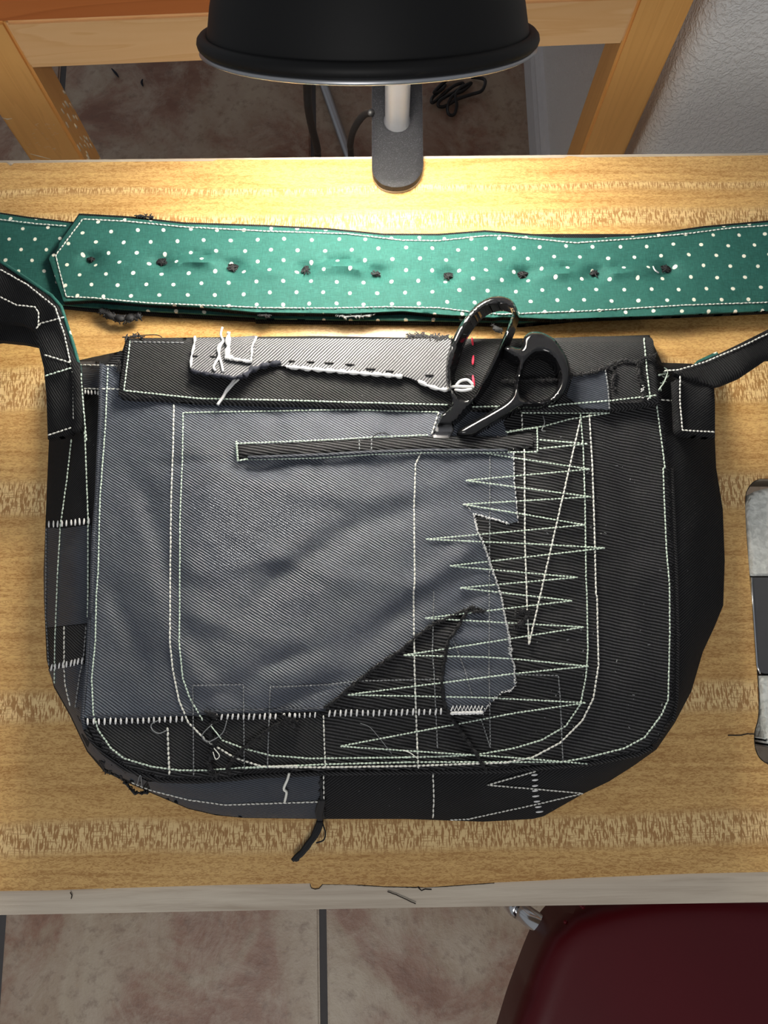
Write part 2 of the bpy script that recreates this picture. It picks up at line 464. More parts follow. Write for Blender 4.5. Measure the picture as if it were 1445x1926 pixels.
# ------------------------------------------------------------------ sewing table
core_front = [(-900, 1737), (0, 1721), (722, 1708), (1445, 1697), (2300, 1681)]
back = [(2300, 284), (1445, 290.5), (722, 297), (0, 304.5), (-900, 312)]
cut = catmull([(1416, 907), (1404, 925), (1402, 950), (1404, 1000), (1410, 1079), (1418, 1180), (1424, 1262), (1427, 1310), (1426, 1350), (1419, 1378), (1420, 1405), (1428, 1425), (1444, 1437), (1470, 1440), (1700, 1438), (2120, 1436), (2150, 1420), (2150, 930), (2120, 905), (1800, 902), (1450, 900), (1430, 901)], 3, True)
cut = [tuple(p) for p in cut]
tb = thing('sewing_table', 'oak-laminate sewing table with a bare chipped front edge under the black bag', 'table', (0, .12, 0))
def bot_core(V_, z, d): return z-.022
back_core = [(x, y-2.5) for x, y in back]
sheet('core_board', core_front+back_core, -.0012, 'bare_wood', tb, .022, 60, [cut], 4, .0008)
lam_front = [(-900, 1692), (0, 1676), (100, 1674.5), (193, 1671), (196, 1673), (201, 1671), (300, 1668), (400, 1665), (500, 1663), (584, 1661.5), (586, 1669), (593, 1671), (600, 1670), (606, 1663), (680, 1664), (722, 1667), (786, 1668), (800, 1669), (830, 1667), (930, 1660), (1020, 1656), (1100, 1651), (1200, 1647), (1300, 1643), (1445, 1640), (2300, 1625)]
lam_back = [(2300, 285.5), (1445, 292), (1300, 294), (1190, 295), (1100, 296), (1070, 293.5), (1060, 297), (722, 299), (500, 300.5), (410, 300), (400, 303), (200, 304.5), (26, 307), (20, 312), (12, 306), (0, 306), (-900, 313)]
cut_lam = [tuple(p) for p in np.array(cut)]
sheet('laminate_top', lam_front+lam_back, 0.0, 'laminate', tb, .0011, 40, [cut_lam], 0, 0)
# dark torn line of the laminate edge, chips and cracks
def crackline(pts, w, z=.0002):
    q = resample(pts, 5, False); q = jag(q, .8, .4, 3)
    ed = MB(); tube(ed, [Vector(p) for p in PZ(q, z)], w, 4, False); ed.build('chipped_edge' if w > .00034 else 'crack', 'burnt_edge', tb)
crackline([(584, 1662), (586, 1670), (593, 1672), (600, 1671), (607, 1663), (660, 1663.5), (722, 1667.5), (786, 1669), (830, 1667.5), (930, 1660.5)], .00035, -.0006)
crackline([(729, 1677), (745, 1683), (765, 1692), (782, 1700)], .0003, -.0010)
crackline([(786, 1668), (793, 1675), (800, 1672), (812, 1673)], .0004)
crackline([(1370, 1383), (1395, 1383), (1407, 1380), (1420, 1381)], .00035)
crackline([(132, 1678), (135, 1684), (134, 1691)], .0003, -.0010)
rim = MB(); tube(rim, [Vector(p) for p in PZ(jag(resample(cut, 6), 1.0, .3), -.0016)], .0006, 6, True)
rim.build('cutout_rim', 'burnt_edge', tb)
for sx in (-.52, .86):
    for sy in (-.06, .32):
        lg = MB(); tube(lg, [(sx, sy, TT-.022), (sx, sy, .0)], .014, 12); lg.build('leg', 'dull_steel', tb)

# ------------------------------------------------------------------ sewing machine bed, set in the cutout
sm = thing('sewing_machine', 'grey hammer-finish sewing machine bed sunk in the table cutout', 'sewing machine', pz(1700, 1160, -.05))
U = [(1402.5, 958), (1404, 944), (1410, 931), (1420, 924), (1444, 918), (1700, 914), (2140, 914), (2140, 1080), (1600, 1082), (1411.5, 1083), (1408, 1030)]
sheet('bed_casting', U, .002, 'hammertone', sm, .03, 6, (), 7, .002)
Lo = [(1428, 1271), (1600, 1270), (2140, 1268), (2140, 1412), (1700, 1412), (1462, 1408), (1446, 1401), (1438, 1388), (1433, 1345)]
sheet('bed_casting', Lo, .002, 'hammertone', sm, .03, 6, (), 7, .002)
sheet('slide_plate', [(1415, 1086), (1600, 1085), (1600, 1266), (1440, 1267), (1430, 1264), (1426, 1255), (1420, 1160)], .0005, 'dark_metal', sm, .004, 10, (), 3, .0006)
sheet('needle_plate', [(1604, 1085), (2140, 1083), (2140, 1264), (1604, 1266)], .0005, 'hammertone', sm, .004, 20, (), 3, .0006)
tr = MB(); tube(tr, [Vector(p) for p in PZ([(1413.5, 1086), (1418, 1160), (1424, 1252), (1430, 1267)], .0004)], .0007, 6); tr.build('plate_trim', 'chrome', sm)
sheet('bed_base', [(1412, 940), (2145, 916), (2145, 1410), (1442, 1395)], -.018, 'black_rubber', sm, .03, 60)

# ------------------------------------------------------------------ wooden table end behind
FY = .570
def X_at(pts):
    return sum(py_(x, y, FY).x for x, y in pts)/len(pts)
lo_x = X_at([(0, 202), (40, 257)]); li_x = X_at([(20, 40), (95, 175), (160, 290)])
ri_x = X_at([(1209, 0), (1155, 145), (1104, 280)]); ro_x = X_at([(1324, 0), (1250, 150), (1187, 285)])
z_ab = (py_(300, 121, FY).z + py_(1100, 91, FY).z)/2; z_at = (py_(200, 31, FY).z + py_(1100, 1, FY).z)/2
wt = thing('wooden_table', 'honey-coloured wooden table with square legs and a reddish top behind the lamp', 'table', ((lo_x+ro_x)/2, .570, 0))
DEP = .86
lw1, lw2 = li_x-lo_x, ro_x-ri_x
for (a, c_) in ((lo_x, li_x), (ri_x, ro_x)):
    box_obj('leg', (a, FY, 0), (c_, FY+.042, z_at), 'maple_leg', wt, .003)
    box_obj('leg', (a, FY+DEP-.042, 0), (c_, FY+DEP, z_at), 'maple_leg', wt, .003)
rail = box_obj('apron', (li_x-.0005, FY-.0005, z_ab), (ri_x+.0005, FY+.022, z_at-.0003), 'maple_rail', wt, .0025)
box_obj('apron', (li_x, FY+DEP-.022, z_ab), (ri_x, FY+DEP, z_at-.0003), 'maple_rail', wt, .0025)
box_obj('side_apron', (lo_x+.006, FY+.042, z_ab), (lo_x+.028, FY+DEP-.042, z_at-.0003), 'maple_rail', wt, .0025)
box_obj('side_apron', (ro_x-.028, FY+.042, z_ab), (ro_x-.006, FY+DEP-.042, z_at-.0003), 'maple_rail', wt, .0025)
box_obj('table_top', (lo_x-.012, FY-.003, z_at), (ro_x+.008, FY+DEP+.01, z_at+.026), 'cherry_top', wt, .004)
# scratches on the left leg
def scratch_front(pts, w):
    mbs.V, mbs.F
    P = [py_(x, y, FY-.0002) for x, y in pts]; tube(mbs, P, w, 4, False, lambda t: .3+.7*math.sin(math.pi*min(max(t, .02), .98)))
mbs = MB()
for pts in ([(58, 272), (75, 277), (96, 283)], [(66, 282), (85, 287), (104, 291)], [(74, 295), (95, 299), (106, 301)], [(6, 203), (15, 206), (24, 205)]): scratch_front(pts, .0007)
rng = random.Random(3)
for k in range(26):
    x = rng.uniform(50, 108); y = rng.uniform(215, 265); scratch_front([(x, y), (x+rng.uniform(2, 7), y+rng.uniform(-3, 3))], .0003)
mbs.build('scratches', 'bare_scratch', wt)['kind'] = 'stuff'
mb2 = MB()
for k in range(34):     # bare nicks on the inner face of the left leg
    z = rng.uniform(TT-.275, TT-.165); y = FY+.004+rng.uniform(0, .034); l = rng.uniform(.004, .011)
    tube(mb2, [(li_x+.0001, y, z), (li_x+.0001, y+rng.uniform(-.001, .002), z-l)], rng.uniform(.0006, .0014), 4, False)
mb2.build('nicks', 'bare_scratch', wt)['kind'] = 'stuff'
wt.rotation_euler = (0, 0, math.radians(2.0))     # stands square to the tile courses

# ------------------------------------------------------------------ red stool
zs = -.27
sc = pz(1372, 1957, zs); SR = .208
st = thing('stool', 'dark red vinyl padded stool with a chrome leg at the front of the table', 'stool', (sc.x, sc.y, 0))
seat_px = sm_([(1100, 1676), (1042, 1703), (1003, 1745), (980, 1793), (962, 1840), (945, 1886), (931, 1930), (905, 2020), (888, 2110), (893, 2190), (930, 2250), (1010, 2290), (1380, 2325), (1740, 2290), (1815, 2200), (1790, 2000), (1715, 1790), (1655, 1710), (1560, 1665), (1380, 1648), (1220, 1652)])
seat_px = [(1375+(x-1375)*.935, 1957+(y-1957)*.95) for x, y in seat_px]
sheet('seat', seat_px, zs, 'red_vinyl', st, .05, 16, (), 70, .030)
mt = Matrix.Translation((sc.x, sc.y, TT+zs))
mb = MB(); mb.add(*lathe([(SR*.60, -.0565), (SR*.64, -.060), (SR*.64, -.078), (SR*.60, -.082), (SR*.55, -.082), (SR*.55, -.0565)], mt, 64, True)); mb.build('seat_ring', 'chrome', st)
lq = pz(984, 1716, zs-.085); lv = Vector((lq.x-sc.x, lq.y-sc.y)); lr = lv.length; la = math.atan2(lv.y, lv.x)
for k in range(4):
    a = la+math.pi/2*k; ca, sa = math.cos(a), math.sin(a)
    P = [(sc.x+ca*lr*f, sc.y+sa*lr*f, z) for f, z in ((.5, TT+zs-.062), (.85, TT+zs-.066), (1.0, TT+zs-.085), (1.07, TT+zs-.13), (1.25, .012))]
    mb = MB(); tube(mb, catmull(P, 6), .0095, 14); lg = mb.build('leg', 'chrome', st)
    mb = MB(); mb.add(*lathe([(.001, 0), (.017, 0), (.017, .02), (.013, .026), (.001, .026)], Matrix.Translation((P[4][0], P[4][1], 0)), 16)); mb.build('rubber_foot', 'black_rubber', lg)
mb = MB()
for (x, y) in ((1097, 1706), (1064, 1734), (1094, 1703)):
    p = pz(x, y, zs-.012); mb.add(*lathe([(.0003, .0012), (.0012, .0008), (.002, 0)], Matrix.Translation(p), 8))
mb.build('crumbs', 'red_vinyl', st)

# ------------------------------------------------------------------ clamp lamp
od = Vector((0, -.60, -.80)).normalized()
rimc = pz(693, 73, .172); 
lp = thing('desk_lamp', 'black metal-shaded desk lamp clamped to the back edge of the table', 'lamp', (0.005, .38, TT))
zax = -od; xax = Vector((1, 0, 0)); yax = zax.cross(xax)
LM = Matrix.Translation(rimc) @ Matrix((xax, yax, zax)).transposed().to_4x4()
RR = .0838
outer = [(RR-.003, .003), (RR-.0045, .008), (RR-.0065, .016), (RR-.016, .044), (RR-.030, .074), (RR-.046, .095), (.022, .108), (.018, .118), (.018, .150), (.001, .152)]
inner = [(.001, .118), (.017, .116), (.020, .106), (RR-.048, .093), (RR-.032, .073), (RR-.018, .043), (RR-.0085, .016), (RR-.006, .003)]
mb = MB(); mb.add(*lathe(outer, LM, 96)); shade = mb.build('lamp_shade', 'lamp_black', lp)
mb = MB(); mb.add(*lathe(inner, LM, 96)); mb.build('shade_lining', 'lamp_white_inner', lp)
bead = [(RR-.0015+.0036*math.cos(a), .001+.0036*math.sin(a)) for a in [2*math.pi*k/12 for k in range(12)]]
mb = MB(); mb.add(*lathe(bead, LM, 96, True)); mb.build('rolled_rim', 'lamp_black', lp)
mb = MB(); mb.add(*lathe([(RR-.0035, -.0032), (RR-.001, -.0046), (RR+.0014, -.0034), (RR-.001, -.0015)], LM, 96, True)); mb.build('rim_edge', 'brushed_steel', lp)
bulb = [(.001, -.004)] + [(.028*math.sin(a), .024-.028*math.cos(a)) for a in [math.pi*k/14 for k in range(1, 12)]] + [(.013, .059), (.013, .10)]
mb = MB(); mb.add(*lathe(bulb, LM, 32)); mb.build('bulb', 'bulb_glow', lp)
# clamp jaw lying on the table, pole and arm
cl = [(700, 160), (700, 322), (702, 337), (708, 348), (718, 357), (733, 362), (748, 363), (763, 361), (778, 354), (788, 344), (794, 332), (796, 318), (794, 160)]
cl = cl[:1]+[tuple(p) for p in catmull(cl[1:-1], 4)]+cl[-1:]
jb = sheet('clamp_jaw', [(x, y-11) for x, y in cl], .0095, 'clamp_black', lp, .005, 8, (), 4, .001)
sheet('clamp_trim', [(747+(x-747)*1.005, y-6) for x, y in cl], .0048, 'brushed_steel', lp, .0046, 8, (), 3, .001)
base = pz(747, 228, .0095)
mb = MB(); mb.add(*lathe([(.001, 0), (.0098, 0), (.0098, .002), (.0089, .004), (.0089, .20), (.0091, .215), (.001, .217)], Matrix.Translation(base-Vector((0, 0, .001))), 28)); mb.build('pole', 'pole_grey', lp)
topz = base + Vector((0, 0, .205)); sb = LM @ Vector((0, 0, .150))
mb = MB(); tube(mb, [tuple(p) for p in catmull([topz, topz+Vector((0, .004, .012)), (topz+sb)/2+Vector((0, .01, .02)), sb], 6)], .007, 12); mb.build('arm', 'lamp_black', lp)
scx = pz(747, 240, 0)
mb = MB(); tube(mb, [(base.x, base.y+.012, TT-.055), (base.x, base.y+.012, TT+.006)], .010, 16); mb.build('clamp_body', 'clamp_black', lp)
mb = MB(); tube(mb, [(base.x, base.y-.0, TT-.055), (base.x, base.y-.03, TT-.055), (base.x, base.y-.05, TT-.055)], .006, 10); tube(mb, [(base.x, base.y-.05, TT-.06), (base.x, base.y-.05, TT-.0245)], .008, 14); mb.build('clamp_screw', 'brushed_steel', lp)
# cords
def cordpath(pts, n=6): return [tuple(p) for p in catmull(pts, n)]
q = [pz(699, 212, .012), pz(688, 214, .004), pz(676, 226, -.008), pz(664, 248, -.03), pz(659, 275, -.06), pz(661, 300, -.10)]
q += [Vector((q[-1].x, q[-1].y-.0, z)) for z in (TT-.3, TT-.55)]
mb = MB(); tube(mb, cordpath(q), .0027, 10); mb.build('power_cord', 'black_rubber', lp)
h0 = pz(578, 150, -.06); h1 = pz(600, 300, -.20)
q = [Vector((sb.x-.01, sb.y+.02, sb.z-.02)), Vector((sb.x-.05, sb.y+.06, sb.z-.06)), pz(577, 100, .02), h0, pz(580, 200, -.10), pz(587, 240, -.15), pz(597, 280, -.2), pz(601, 320, -.26)]
q += [Vector((q[-1].x, q[-1].y, .2)), Vector((q[-1].x+.02, q[-1].y-.05, .006)), Vector((q[-1].x+.15, q[-1].y-.25, .006))]
mb = MB(); tube(mb, cordpath(q), .0038, 10); mb.build('hanging_cord', 'black_rubber', lp)

# ------------------------------------------------------------------ things on the floor
FZ = -TT
a_, b_ = pz(606, 150, FZ+.011), pz(657, 296, FZ+.011)
dr = (b_-a_)
mb = MB(); tube(mb, [a_-dr*1.2, a_, b_, b_+dr*1.0], .0085, 16); ro = mb.build('metal_rod', 'brushed_steel')
tag(ro, 'grey steel rod lying on the tiles between the two hanging cords', 'rod')
mb = MB()
lp_pts = cS  # unused alias
cc = crop(722, 0, 2.0)
loopA = cc((330, 290), (380, 300), (370, 340), (330, 355), (280, 372), (230, 400), (205, 398), (215, 375), (260, 350), (300, 325), (330, 312), (300, 340), (260, 360), (240, 400), (245, 430), (265, 430), (275, 395), (270, 355), (300, 315), (270, 320), (235, 345), (195, 380), (180, 385), (185, 365), (220, 335), (230, 320), (205, 345), (190, 345), (240, 300), (300, 280))
tube(mb, cordpath([pz(x, y, FZ+.005+.004*((i*7) % 5)/2) for i, (x, y) in enumerate(loopA)], 5), .0030, 8)
co = mb.build('tangled_cord', 'black_rubber'); tag(co, 'thin black cord tangled in loops on the floor right of the lamp pole', 'cord')
for pts, lab in ((crop(0, 0, 2.0)((420, 258), (435, 275), (446, 290)), 'thin black thread scrap on the floor under the wooden apron'), (crop(0, 0, 2.0)((537, 298), (533, 310), (538, 324)), 'small dark lint blob on the floor tile beside the thread scrap')):
    mb = MB(); tube(mb, cordpath([pz(x, y, FZ+.004) for x, y in pts]), .0022 if 'thread' in lab else .005, 6, False, lambda t: .35+.65*math.sin(math.pi*min(max(t, .05), .95)))
    o_ = mb.build('thread_scrap' if 'thread scrap on' in lab else 'lint_blob', 'lint_navy'); tag(o_, lab, 'thread' if 'scrap on' in lab else 'lint')

# ------------------------------------------------------------------ messenger bag
bag = thing('messenger_bag', 'black patchwork denim messenger bag with contrast stitching and teal-lined strap', 'bag', pz(720, 1100, 0))
OUT = [(88, 700), (90, 850)] + cR((650, 0), (690, 250), (702, 560), (693, 830), (640, 960), (570, 1110), (500, 1350), (400, 1540), (290, 1700), (150, 1800), (0, 1895))[::-1][:0]
outer_px = [(155, 676), (230, 660), (238, 636), (600, 632), (950, 638), (1222, 630), (1245, 682), (1300, 684), (1342, 690), (1343, 780)] + \
    cR((650, 0), (690, 250), (702, 560), (693, 830), (640, 960), (570, 1110), (500, 1350), (400, 1540), (290, 1700), (150, 1800), (0, 1895)) + \
    cC((980, 1075), (760, 1200), (700, 1215), (430, 1230), (0, 1215)) + cB((430, 1215), (0, 1210)) + \
    cA((1000, 1195), (850, 1160), (650, 1075), (480, 1000), (385, 950), (300, 850), (210, 660), (120, 500), (80, 350), (65, 0)) + \
    [(82, 1075), (86, 971), (91, 850), (95, 760), (100, 690)]
inner_px = [(196, 690), (225, 655), (600, 648), (1226, 646), (1240, 690)] + c5((885, 1110), (900, 1300)) + cR((375, 0), (400, 600), (410, 1000), (405, 1400), (385, 1520)) + \
    [(1248, 1385), (1227, 1404)] + cC((1270, 860), (1000, 910), (700, 935), (450, 950), (0, 958)) + cB((430, 962), (0, 968)) + cA((1240, 975), (1100, 990), (900, 1004), (700, 1000), (500, 935), (400, 860), (320, 780), (288, 720), (275, 660), (285, 560), (300, 350), (318, 0)) + c6((320, 1300), (330, 950), (350, 800), (365, 300), (370, 60))
nzv = lambda P, sx, sy, s: np.array([noise.noise(Vector((x/sx, y/sy, s))) for x, y in P])
folds = [  # soft folds: (x, y, angle, length, width, height)
    (640, 1010, -28, 260, 26, -.0030), (560, 870, -4, 150, 14, -.0022), (860, 1050, -40, 120, 20, .0022), (760, 1150, -35, 180, 26, -.0028),
    (300, 1010, 72, 120, 22, -.0026), (240, 1180, 65, 90, 20, -.0018), (430, 1180, 18, 160, 24, .0022), (540, 1240, -20, 120, 16, -.002),
    (410, 870, 3, 120, 12, -.0022), (600, 930, 6, 200, 22, .0020), (880, 1130, -30, 80, 14, -.002), (700, 800, 85, 60, 25, .0015), (520, 800, 80, 50, 20, -.0016),
    (620, 1080, 14, 170, 20, .0022), (470, 1060, -12, 150, 22, .0016), (880, 1200, 5, 60, 8, .0016), (890, 1255, -4, 60, 8, -.0016), (560, 1310, -25, 110, 12, -.002),
    (350, 1240, 55, 120, 20, .0018), (1180, 900, 80, 120, 18, -.0014), (1200, 1200, 85, 140, 20, .0014), (1050, 1000, 70, 150, 25, .0012)]
def fold_z(P):
    z = np.zeros(len(P))
    for x, y, a, L, w, h in folds:
        a = math.radians(a); dx, dy = P[:, 0]-x, P[:, 1]-y
        u = dx*math.cos(a)+dy*math.sin(a); v = -dx*math.sin(a)+dy*math.cos(a) + .0008*u*u*np.sign(h)
        z += h*np.exp(-(u/L)**2-(v/w)**2)
    return z
def hbag(P):
    P = np.asarray(P, float).reshape(-1, 2)
    do = np.maximum(sdist(P, outer_px), 0); di = sdist(P, inner_px)
    s = np.clip(di/240, 0, 1); s = s*s*(3-2*s)
    wr = nzv(P, 150, 90, 1.3)*.0016 + nzv(P, 60, 42, 5.1)*.0007
    k = np.clip(di/50, 0, 1)
    e = np.clip(di/10, 0, 1)
    zi = .0495 + .0025*np.sqrt(1-(1-e)**2) + .009*s + (wr + 1.0*fold_z(P) + nzv(P, 34, 26, 3.7)*.00045)*k
    t = do/(do+np.abs(di)+1e-6)
    zo = .012 + .036*np.sin(t*math.pi/2)**.9 + nzv(P, 60, 60, 9.0)*.0022*np.clip(t*(1-t)*4, 0, 1)
    return np.where(di > 0, zi, zo)
def hz(dz): return lambda P: hbag(P)+dz
def under(V_, z, d): return np.where(d < 3, .004, .001)
sheet('body', outer_px, hbag, 'black_wool', bag, 0, 9, bottom=lambda V_, z, d: np.where(d < 1, .002, .002))
# front panel (ribbed black) then the coated denim layers
strip_top = c8
panel_px = [(196, 690), (225, 660), (1226, 655), (1240, 690)] + inner_px[5:]
sheet('front_panel', panel_px, hz(.0012), 'black_rib', bag, .004, 8, edge_r=7, edge_drop=.0015)
lower_left = [tuple(p) for p in cA((310, 690), (830, 668), (1280, 665), (1440, 650))] + cB((420, 640), (425, 800), (430, 925), (0, 930)) + cA((1000, 950), (800, 965), (620, 940), (480, 885), (400, 820), (345, 740))
sheet('lower_panel', lower_left, hz(.0016), 'black_twill', bag, .001, 9)
tornR = c8((560, 112)) + c8((540, 160), (560, 210), (595, 300), (600, 480), (608, 550), (622, 695), (570, 708), (480, 680), (380, 655), (400, 750), (435, 820), (455, 880), (475, 945), (500, 1010), (525, 1085), (540, 1160), (556, 1240), (575, 1330), (585, 1400)) + cC((575, 300), (600, 380), (605, 490), (585, 520), (530, 525), (500, 560), (455, 600), (430, 645), (250, 650), (215, 570), (205, 450), (225, 330), (240, 250), (290, 180), (330, 110))
tornL = cB((1240, 65), (1130, 110), (1040, 150), (920, 235), (850, 300), (700, 400), (600, 480), (520, 550), (445, 608), (440, 628), (0, 640)) + cA((1300, 630), (950, 645), (640, 662), (370, 668), (283, 665))
leftE = cA((295, 560), (312, 350), (328, 0)) + c6((330, 1300), (345, 950), (360, 800), (375, 300), (378, 75), (480, 78), (470, 250))
blue = [(x, y) for x, y in tornR + tornL + leftE] + [(225, 745), (300, 752), (560, 762), (830, 770), (900, 772)]
blue = [tuple(p) for p in resample(blue, 9)]
di_b = sdist(np.array(blue), np.array(inner_px))
blue = [tuple(p) for p in blue]
sheet('torn_denim_panel', blue, hz(.0022), 'coated_denim', bag, .0011, 7)
# side and bottom gusset patches
gl = lambda *p: list(p)
sheet('gusset_patch', c6((150, 60), (368, 55), (372, 200), (270, 205), (150, 200)), hz(.001), 'coated_denim_patch', bag, .0008, 8)
sheet('gusset_patch', c6((75, 960), (160, 965), (320, 945), (318, 1200), (312, 1445)) + cA((305, 150), (80, 175), (66, 0)) + c6((66, 1200)), hz(.001), 'coated_denim_patch', bag, .0008, 8)
sheet('gusset_patch', cA((88, 400), (285, 370), (283, 500), (268, 650), (285, 740), (330, 810), (410, 885), (520, 955), (625, 1010), (600, 1040), (480, 985), (390, 935), (305, 845), (215, 655), (122, 490)), hz(.001), 'coated_denim_patch', bag, .0008, 8)
sheet('gusset_patch', cA((630, 1012), (760, 1010), (960, 1015), (1020, 1010), (1100, 1000), (1300, 978), (1440, 970)) + cB((420, 968), (425, 1214), (0, 1208)) + cA((1000, 1190), (850, 1155), (650, 1070)), hz(.001), 'coated_denim_patch', bag, .0008, 8)
sheet('gusset_patch', cA((85, 178), (303, 155), (283, 365), (92, 392)), hz(.0013), 'black_twill', bag, .0008, 8)
# raised edges
def cordedge(name, pts, r, mat, dz=.0, hf=None, parent=None, n=6):
    q = resample(pts, 8, False); z = (hf or hbag)(q)+dz
    mb = MB(); tube(mb, [tuple(p) for p in PZ(q, z)], r, n); return mb.build(name, mat, parent or bag)
cordedge('edge_piping', c6((378, 75), (375, 300), (355, 800), (338, 1000), (325, 1445)) + cA((322, 0), (305, 350), (287, 560), (278, 660), (292, 725)), .0016, 'coated_denim_patch', .0014)
cordedge('edge_piping', cR((380, 0), (405, 600), (415, 1000), (410, 1400), (388, 1525)), .0013, 'black_twill', .001)
cordedge('edge_piping', cA((292, 725), (325, 785), (405, 865), (505, 940), (700, 1003), (900, 1007), (1100, 993), (1240, 978), (1440, 970)) + cB((430, 964), (1445, 950)) + cC((700, 937), (1000, 912), (1270, 862), (1350, 822)), .0016, 'black_twill', .0012)

cordedge('seam_fold', cA((300, 660), (370, 660), (640, 655), (950, 636), (1300, 622)) + cB((0, 632), (440, 616)), .0013, 'coated_denim_patch', .0020)
# hem of the folded flap across the top
strip_px = [(238, 637), (231, 690), (223, 741), (226, 746)] + c6((560, 262), (900, 283), (1445, 296)) + c4((500, 1122), (1000, 1130)) + [(900, 773), (1000, 776), (1120, 776)] + c5((700, 1118), (850, 1088), (845, 1000), (832, 860), (822, 755), (812, 738), (775, 730), (500, 730), (300, 738), (0, 742)) + c4((1060, 742), (800, 745), (500, 742), (200, 738)) + [(480, 634), (300, 636)]
def hstrip(P):
    P = np.asarray(P, float).reshape(-1, 2)
    base_ = .058 + .004*np.clip((P[:, 1]-640)/60, 0, 1)
    top = np.clip((P[:, 1]-632)/26, 0, 1)
    return base_ - .010*(1-np.sqrt(np.clip(1-(1-top)**2, 0, 1))) + nzv(P, 90, 60, 3.3)*.0012 + nzv(P, 38, 30, 7.7)*.0005
sheet('flap_hem', strip_px, hstrip, 'black_twill', bag, .0065, 7, edge_r=5, edge_drop=.0014)
fac = c4((1065, 742), (1055, 880), (1048, 1020), (1000, 1018), (930, 995), (860, 962), (800, 945), (500, 925), (170, 895), (40, 875)) + cT((860, 395), (700, 425), (590, 465), (530, 520), (420, 530), (200, 500), (75, 478), (42, 440), (55, 320), (82, 170), (300, 172)) + c4((0, 742), (300, 742), (700, 744))
def hfac(P):
    P = np.asarray(P, float).reshape(-1, 2)
    lift = .0045*np.exp(-((P[:, 0]-430)/70)**2)*np.clip((P[:, 1]-665)/40, 0, 1) + .002*np.clip((P[:, 1]-660)/50, 0, 1)
    return hstrip(P)+.0016+lift
sheet('grey_facing', [tuple(p) for p in jag(resample(fac, 7), 1.0, .25)], hfac, 'light_twill', bag, .001, 7)
sheet('facing_tab', cT((415, 165), (640, 150), (600, 390), (520, 375), (360, 365), (370, 140)), lambda P: hfac(P)+.0025, 'light_twill', bag, .001, 6)
sheet('hem_patch', c5((560, 912), (585, 1128), (430, 1118), (350, 1050), (385, 945), (470, 935)), lambda P: hstrip(P)+.0011, 'coated_denim_patch', bag, .001, 7)
sheet('hem_patch', c5((640, 880), (740, 870), (755, 1090), (600, 1095), (600, 930)), lambda P: hstrip(P)+.0011, 'black_twill', bag, .001, 7)

# pocket
slot = [(446, 836), (520, 834)] + c7((250, 152), (600, 133), (1000, 116), (1400, 118)) + c8((690, 215), (705, 250), (700, 290)) + c7((1445, 196), (1000, 195), (700, 205), (400, 222), (0, 235)) + [(449, 864)]
sheet('pocket_welt', [tuple(p) for p in jag(resample(slot, 8), .6, .2)], hz(.0044), 'black_rib', bag, .0022, 6, edge_r=5, edge_drop=.0012)
cordedge('pocket_lip', c7((20, 234), (400, 221), (700, 204), (1000, 195), (1430, 196)), .0012, 'coated_denim_patch', .0048)

# ------------------------------------------------------------------ straps
def idw(ctrl, p=2.2):
    C = np.array(ctrl, float)
    def f(P):
        P = np.asarray(P, float).reshape(-1, 2)
        d = np.hypot(P[:, None, 0]-C[None, :, 0], P[:, None, 1]-C[None, :, 1])+12
        w = d**-p; return (w*C[None, :, 2]).sum(1)/w.sum(1)
    return f
knots = c3((495, 312), (880, 330), (1265, 360)) + c4((275, 370), (660, 390), (1050, 405)) + c5((110, 395), (500, 390), (890, 365))
def hteal(P):
    P = np.asarray(P, float).reshape(-1, 2)
    z = .0165 + nzv(P, 130, 60, 2.2)*.0016 + nzv(P, 30, 22, 4.4)*.0004
    for i, (x, y) in enumerate(knots):
        r = np.hypot((P[:, 0]-x)/1.5, P[:, 1]-y)
        z -= .0055*np.exp(-(r/14)**2)
        if i < 8:
            x2, y2 = knots[i+1]; t = np.clip((P[:, 0]-x)/(x2-x), 0, 1)
            am = (.25, 1, .35, 1, .3, .35, .55, .7)[i]; arc = (6, 18, 5, 20, 5, 8, 10, 9)[i]
            yc = y+(y2-y)*t - arc*np.sin(np.pi*t**(1.0 if i % 2 else 1.6))
            on = np.clip(np.sin(np.pi*t), 0, 1)**.7*(.75+.5*nzv(P, 40, 40, 3.0+i))
            z += 1.5*am*(.0044*np.exp(-((P[:, 1]-yc-8)/11)**2) - .0030*np.exp(-((P[:, 1]-yc+4)/6)**2))*on
    # puckers along the stitched edges
    return z + .0004*np.sin(P[:, 0]*.55+3*nzv(P, 50, 90, 8))*np.exp(-((P[:, 1]-575)/14)**2)
t_top = c3((430, 72), (700, 87), (1000, 120), (1445, 134)) + c4((400, 152), (700, 181), (1000, 182), (1250, 163)) + c5((0, 170), (300, 194), (500, 196), (700, 185), (870, 172), (1100, 140), (1445, 110)) + [(1600, 400), (1800, 385)]
t_bot = [(1800, 560), (1600, 575)] + c5((1445, 590), (1000, 610), (700, 622), (300, 636), (0, 622)) + c4((1300, 628), (1150, 618), (1000, 610), (800, 592), (500, 605), (0, 598)) + c3((1100, 570), (800, 553), (500, 530), (345, 540))
teal = t_top + t_bot + c3((265, 310), (275, 290))
sheet('strap_lining', teal, hteal, 'teal_cotton', bag, .0015, 7, edge_r=4, edge_drop=.0008)
shb = [(x, y+(-3.5)) for x, y in t_top] + [(x, y+3) for x, y in t_bot] + c3((262, 312))
sheet('strap_backing', shb, .0125, 'black_strap', bag, .003, 16, edge_r=4, edge_drop=.001)
lowT = [(-420, 398), (-200, 395)] + c3((0, 65), (150, 88), (300, 105), (430, 120)) + [(300, 450), (700, 470), (1100, 470), (1150, 590)] + c4((1445, 655), (1000, 645), (500, 640), (0, 632)) + c3((1400, 625), (900, 597), (500, 572), (345, 558), (200, 560), (0, 540)) + [(-200, 575), (-420, 580)]
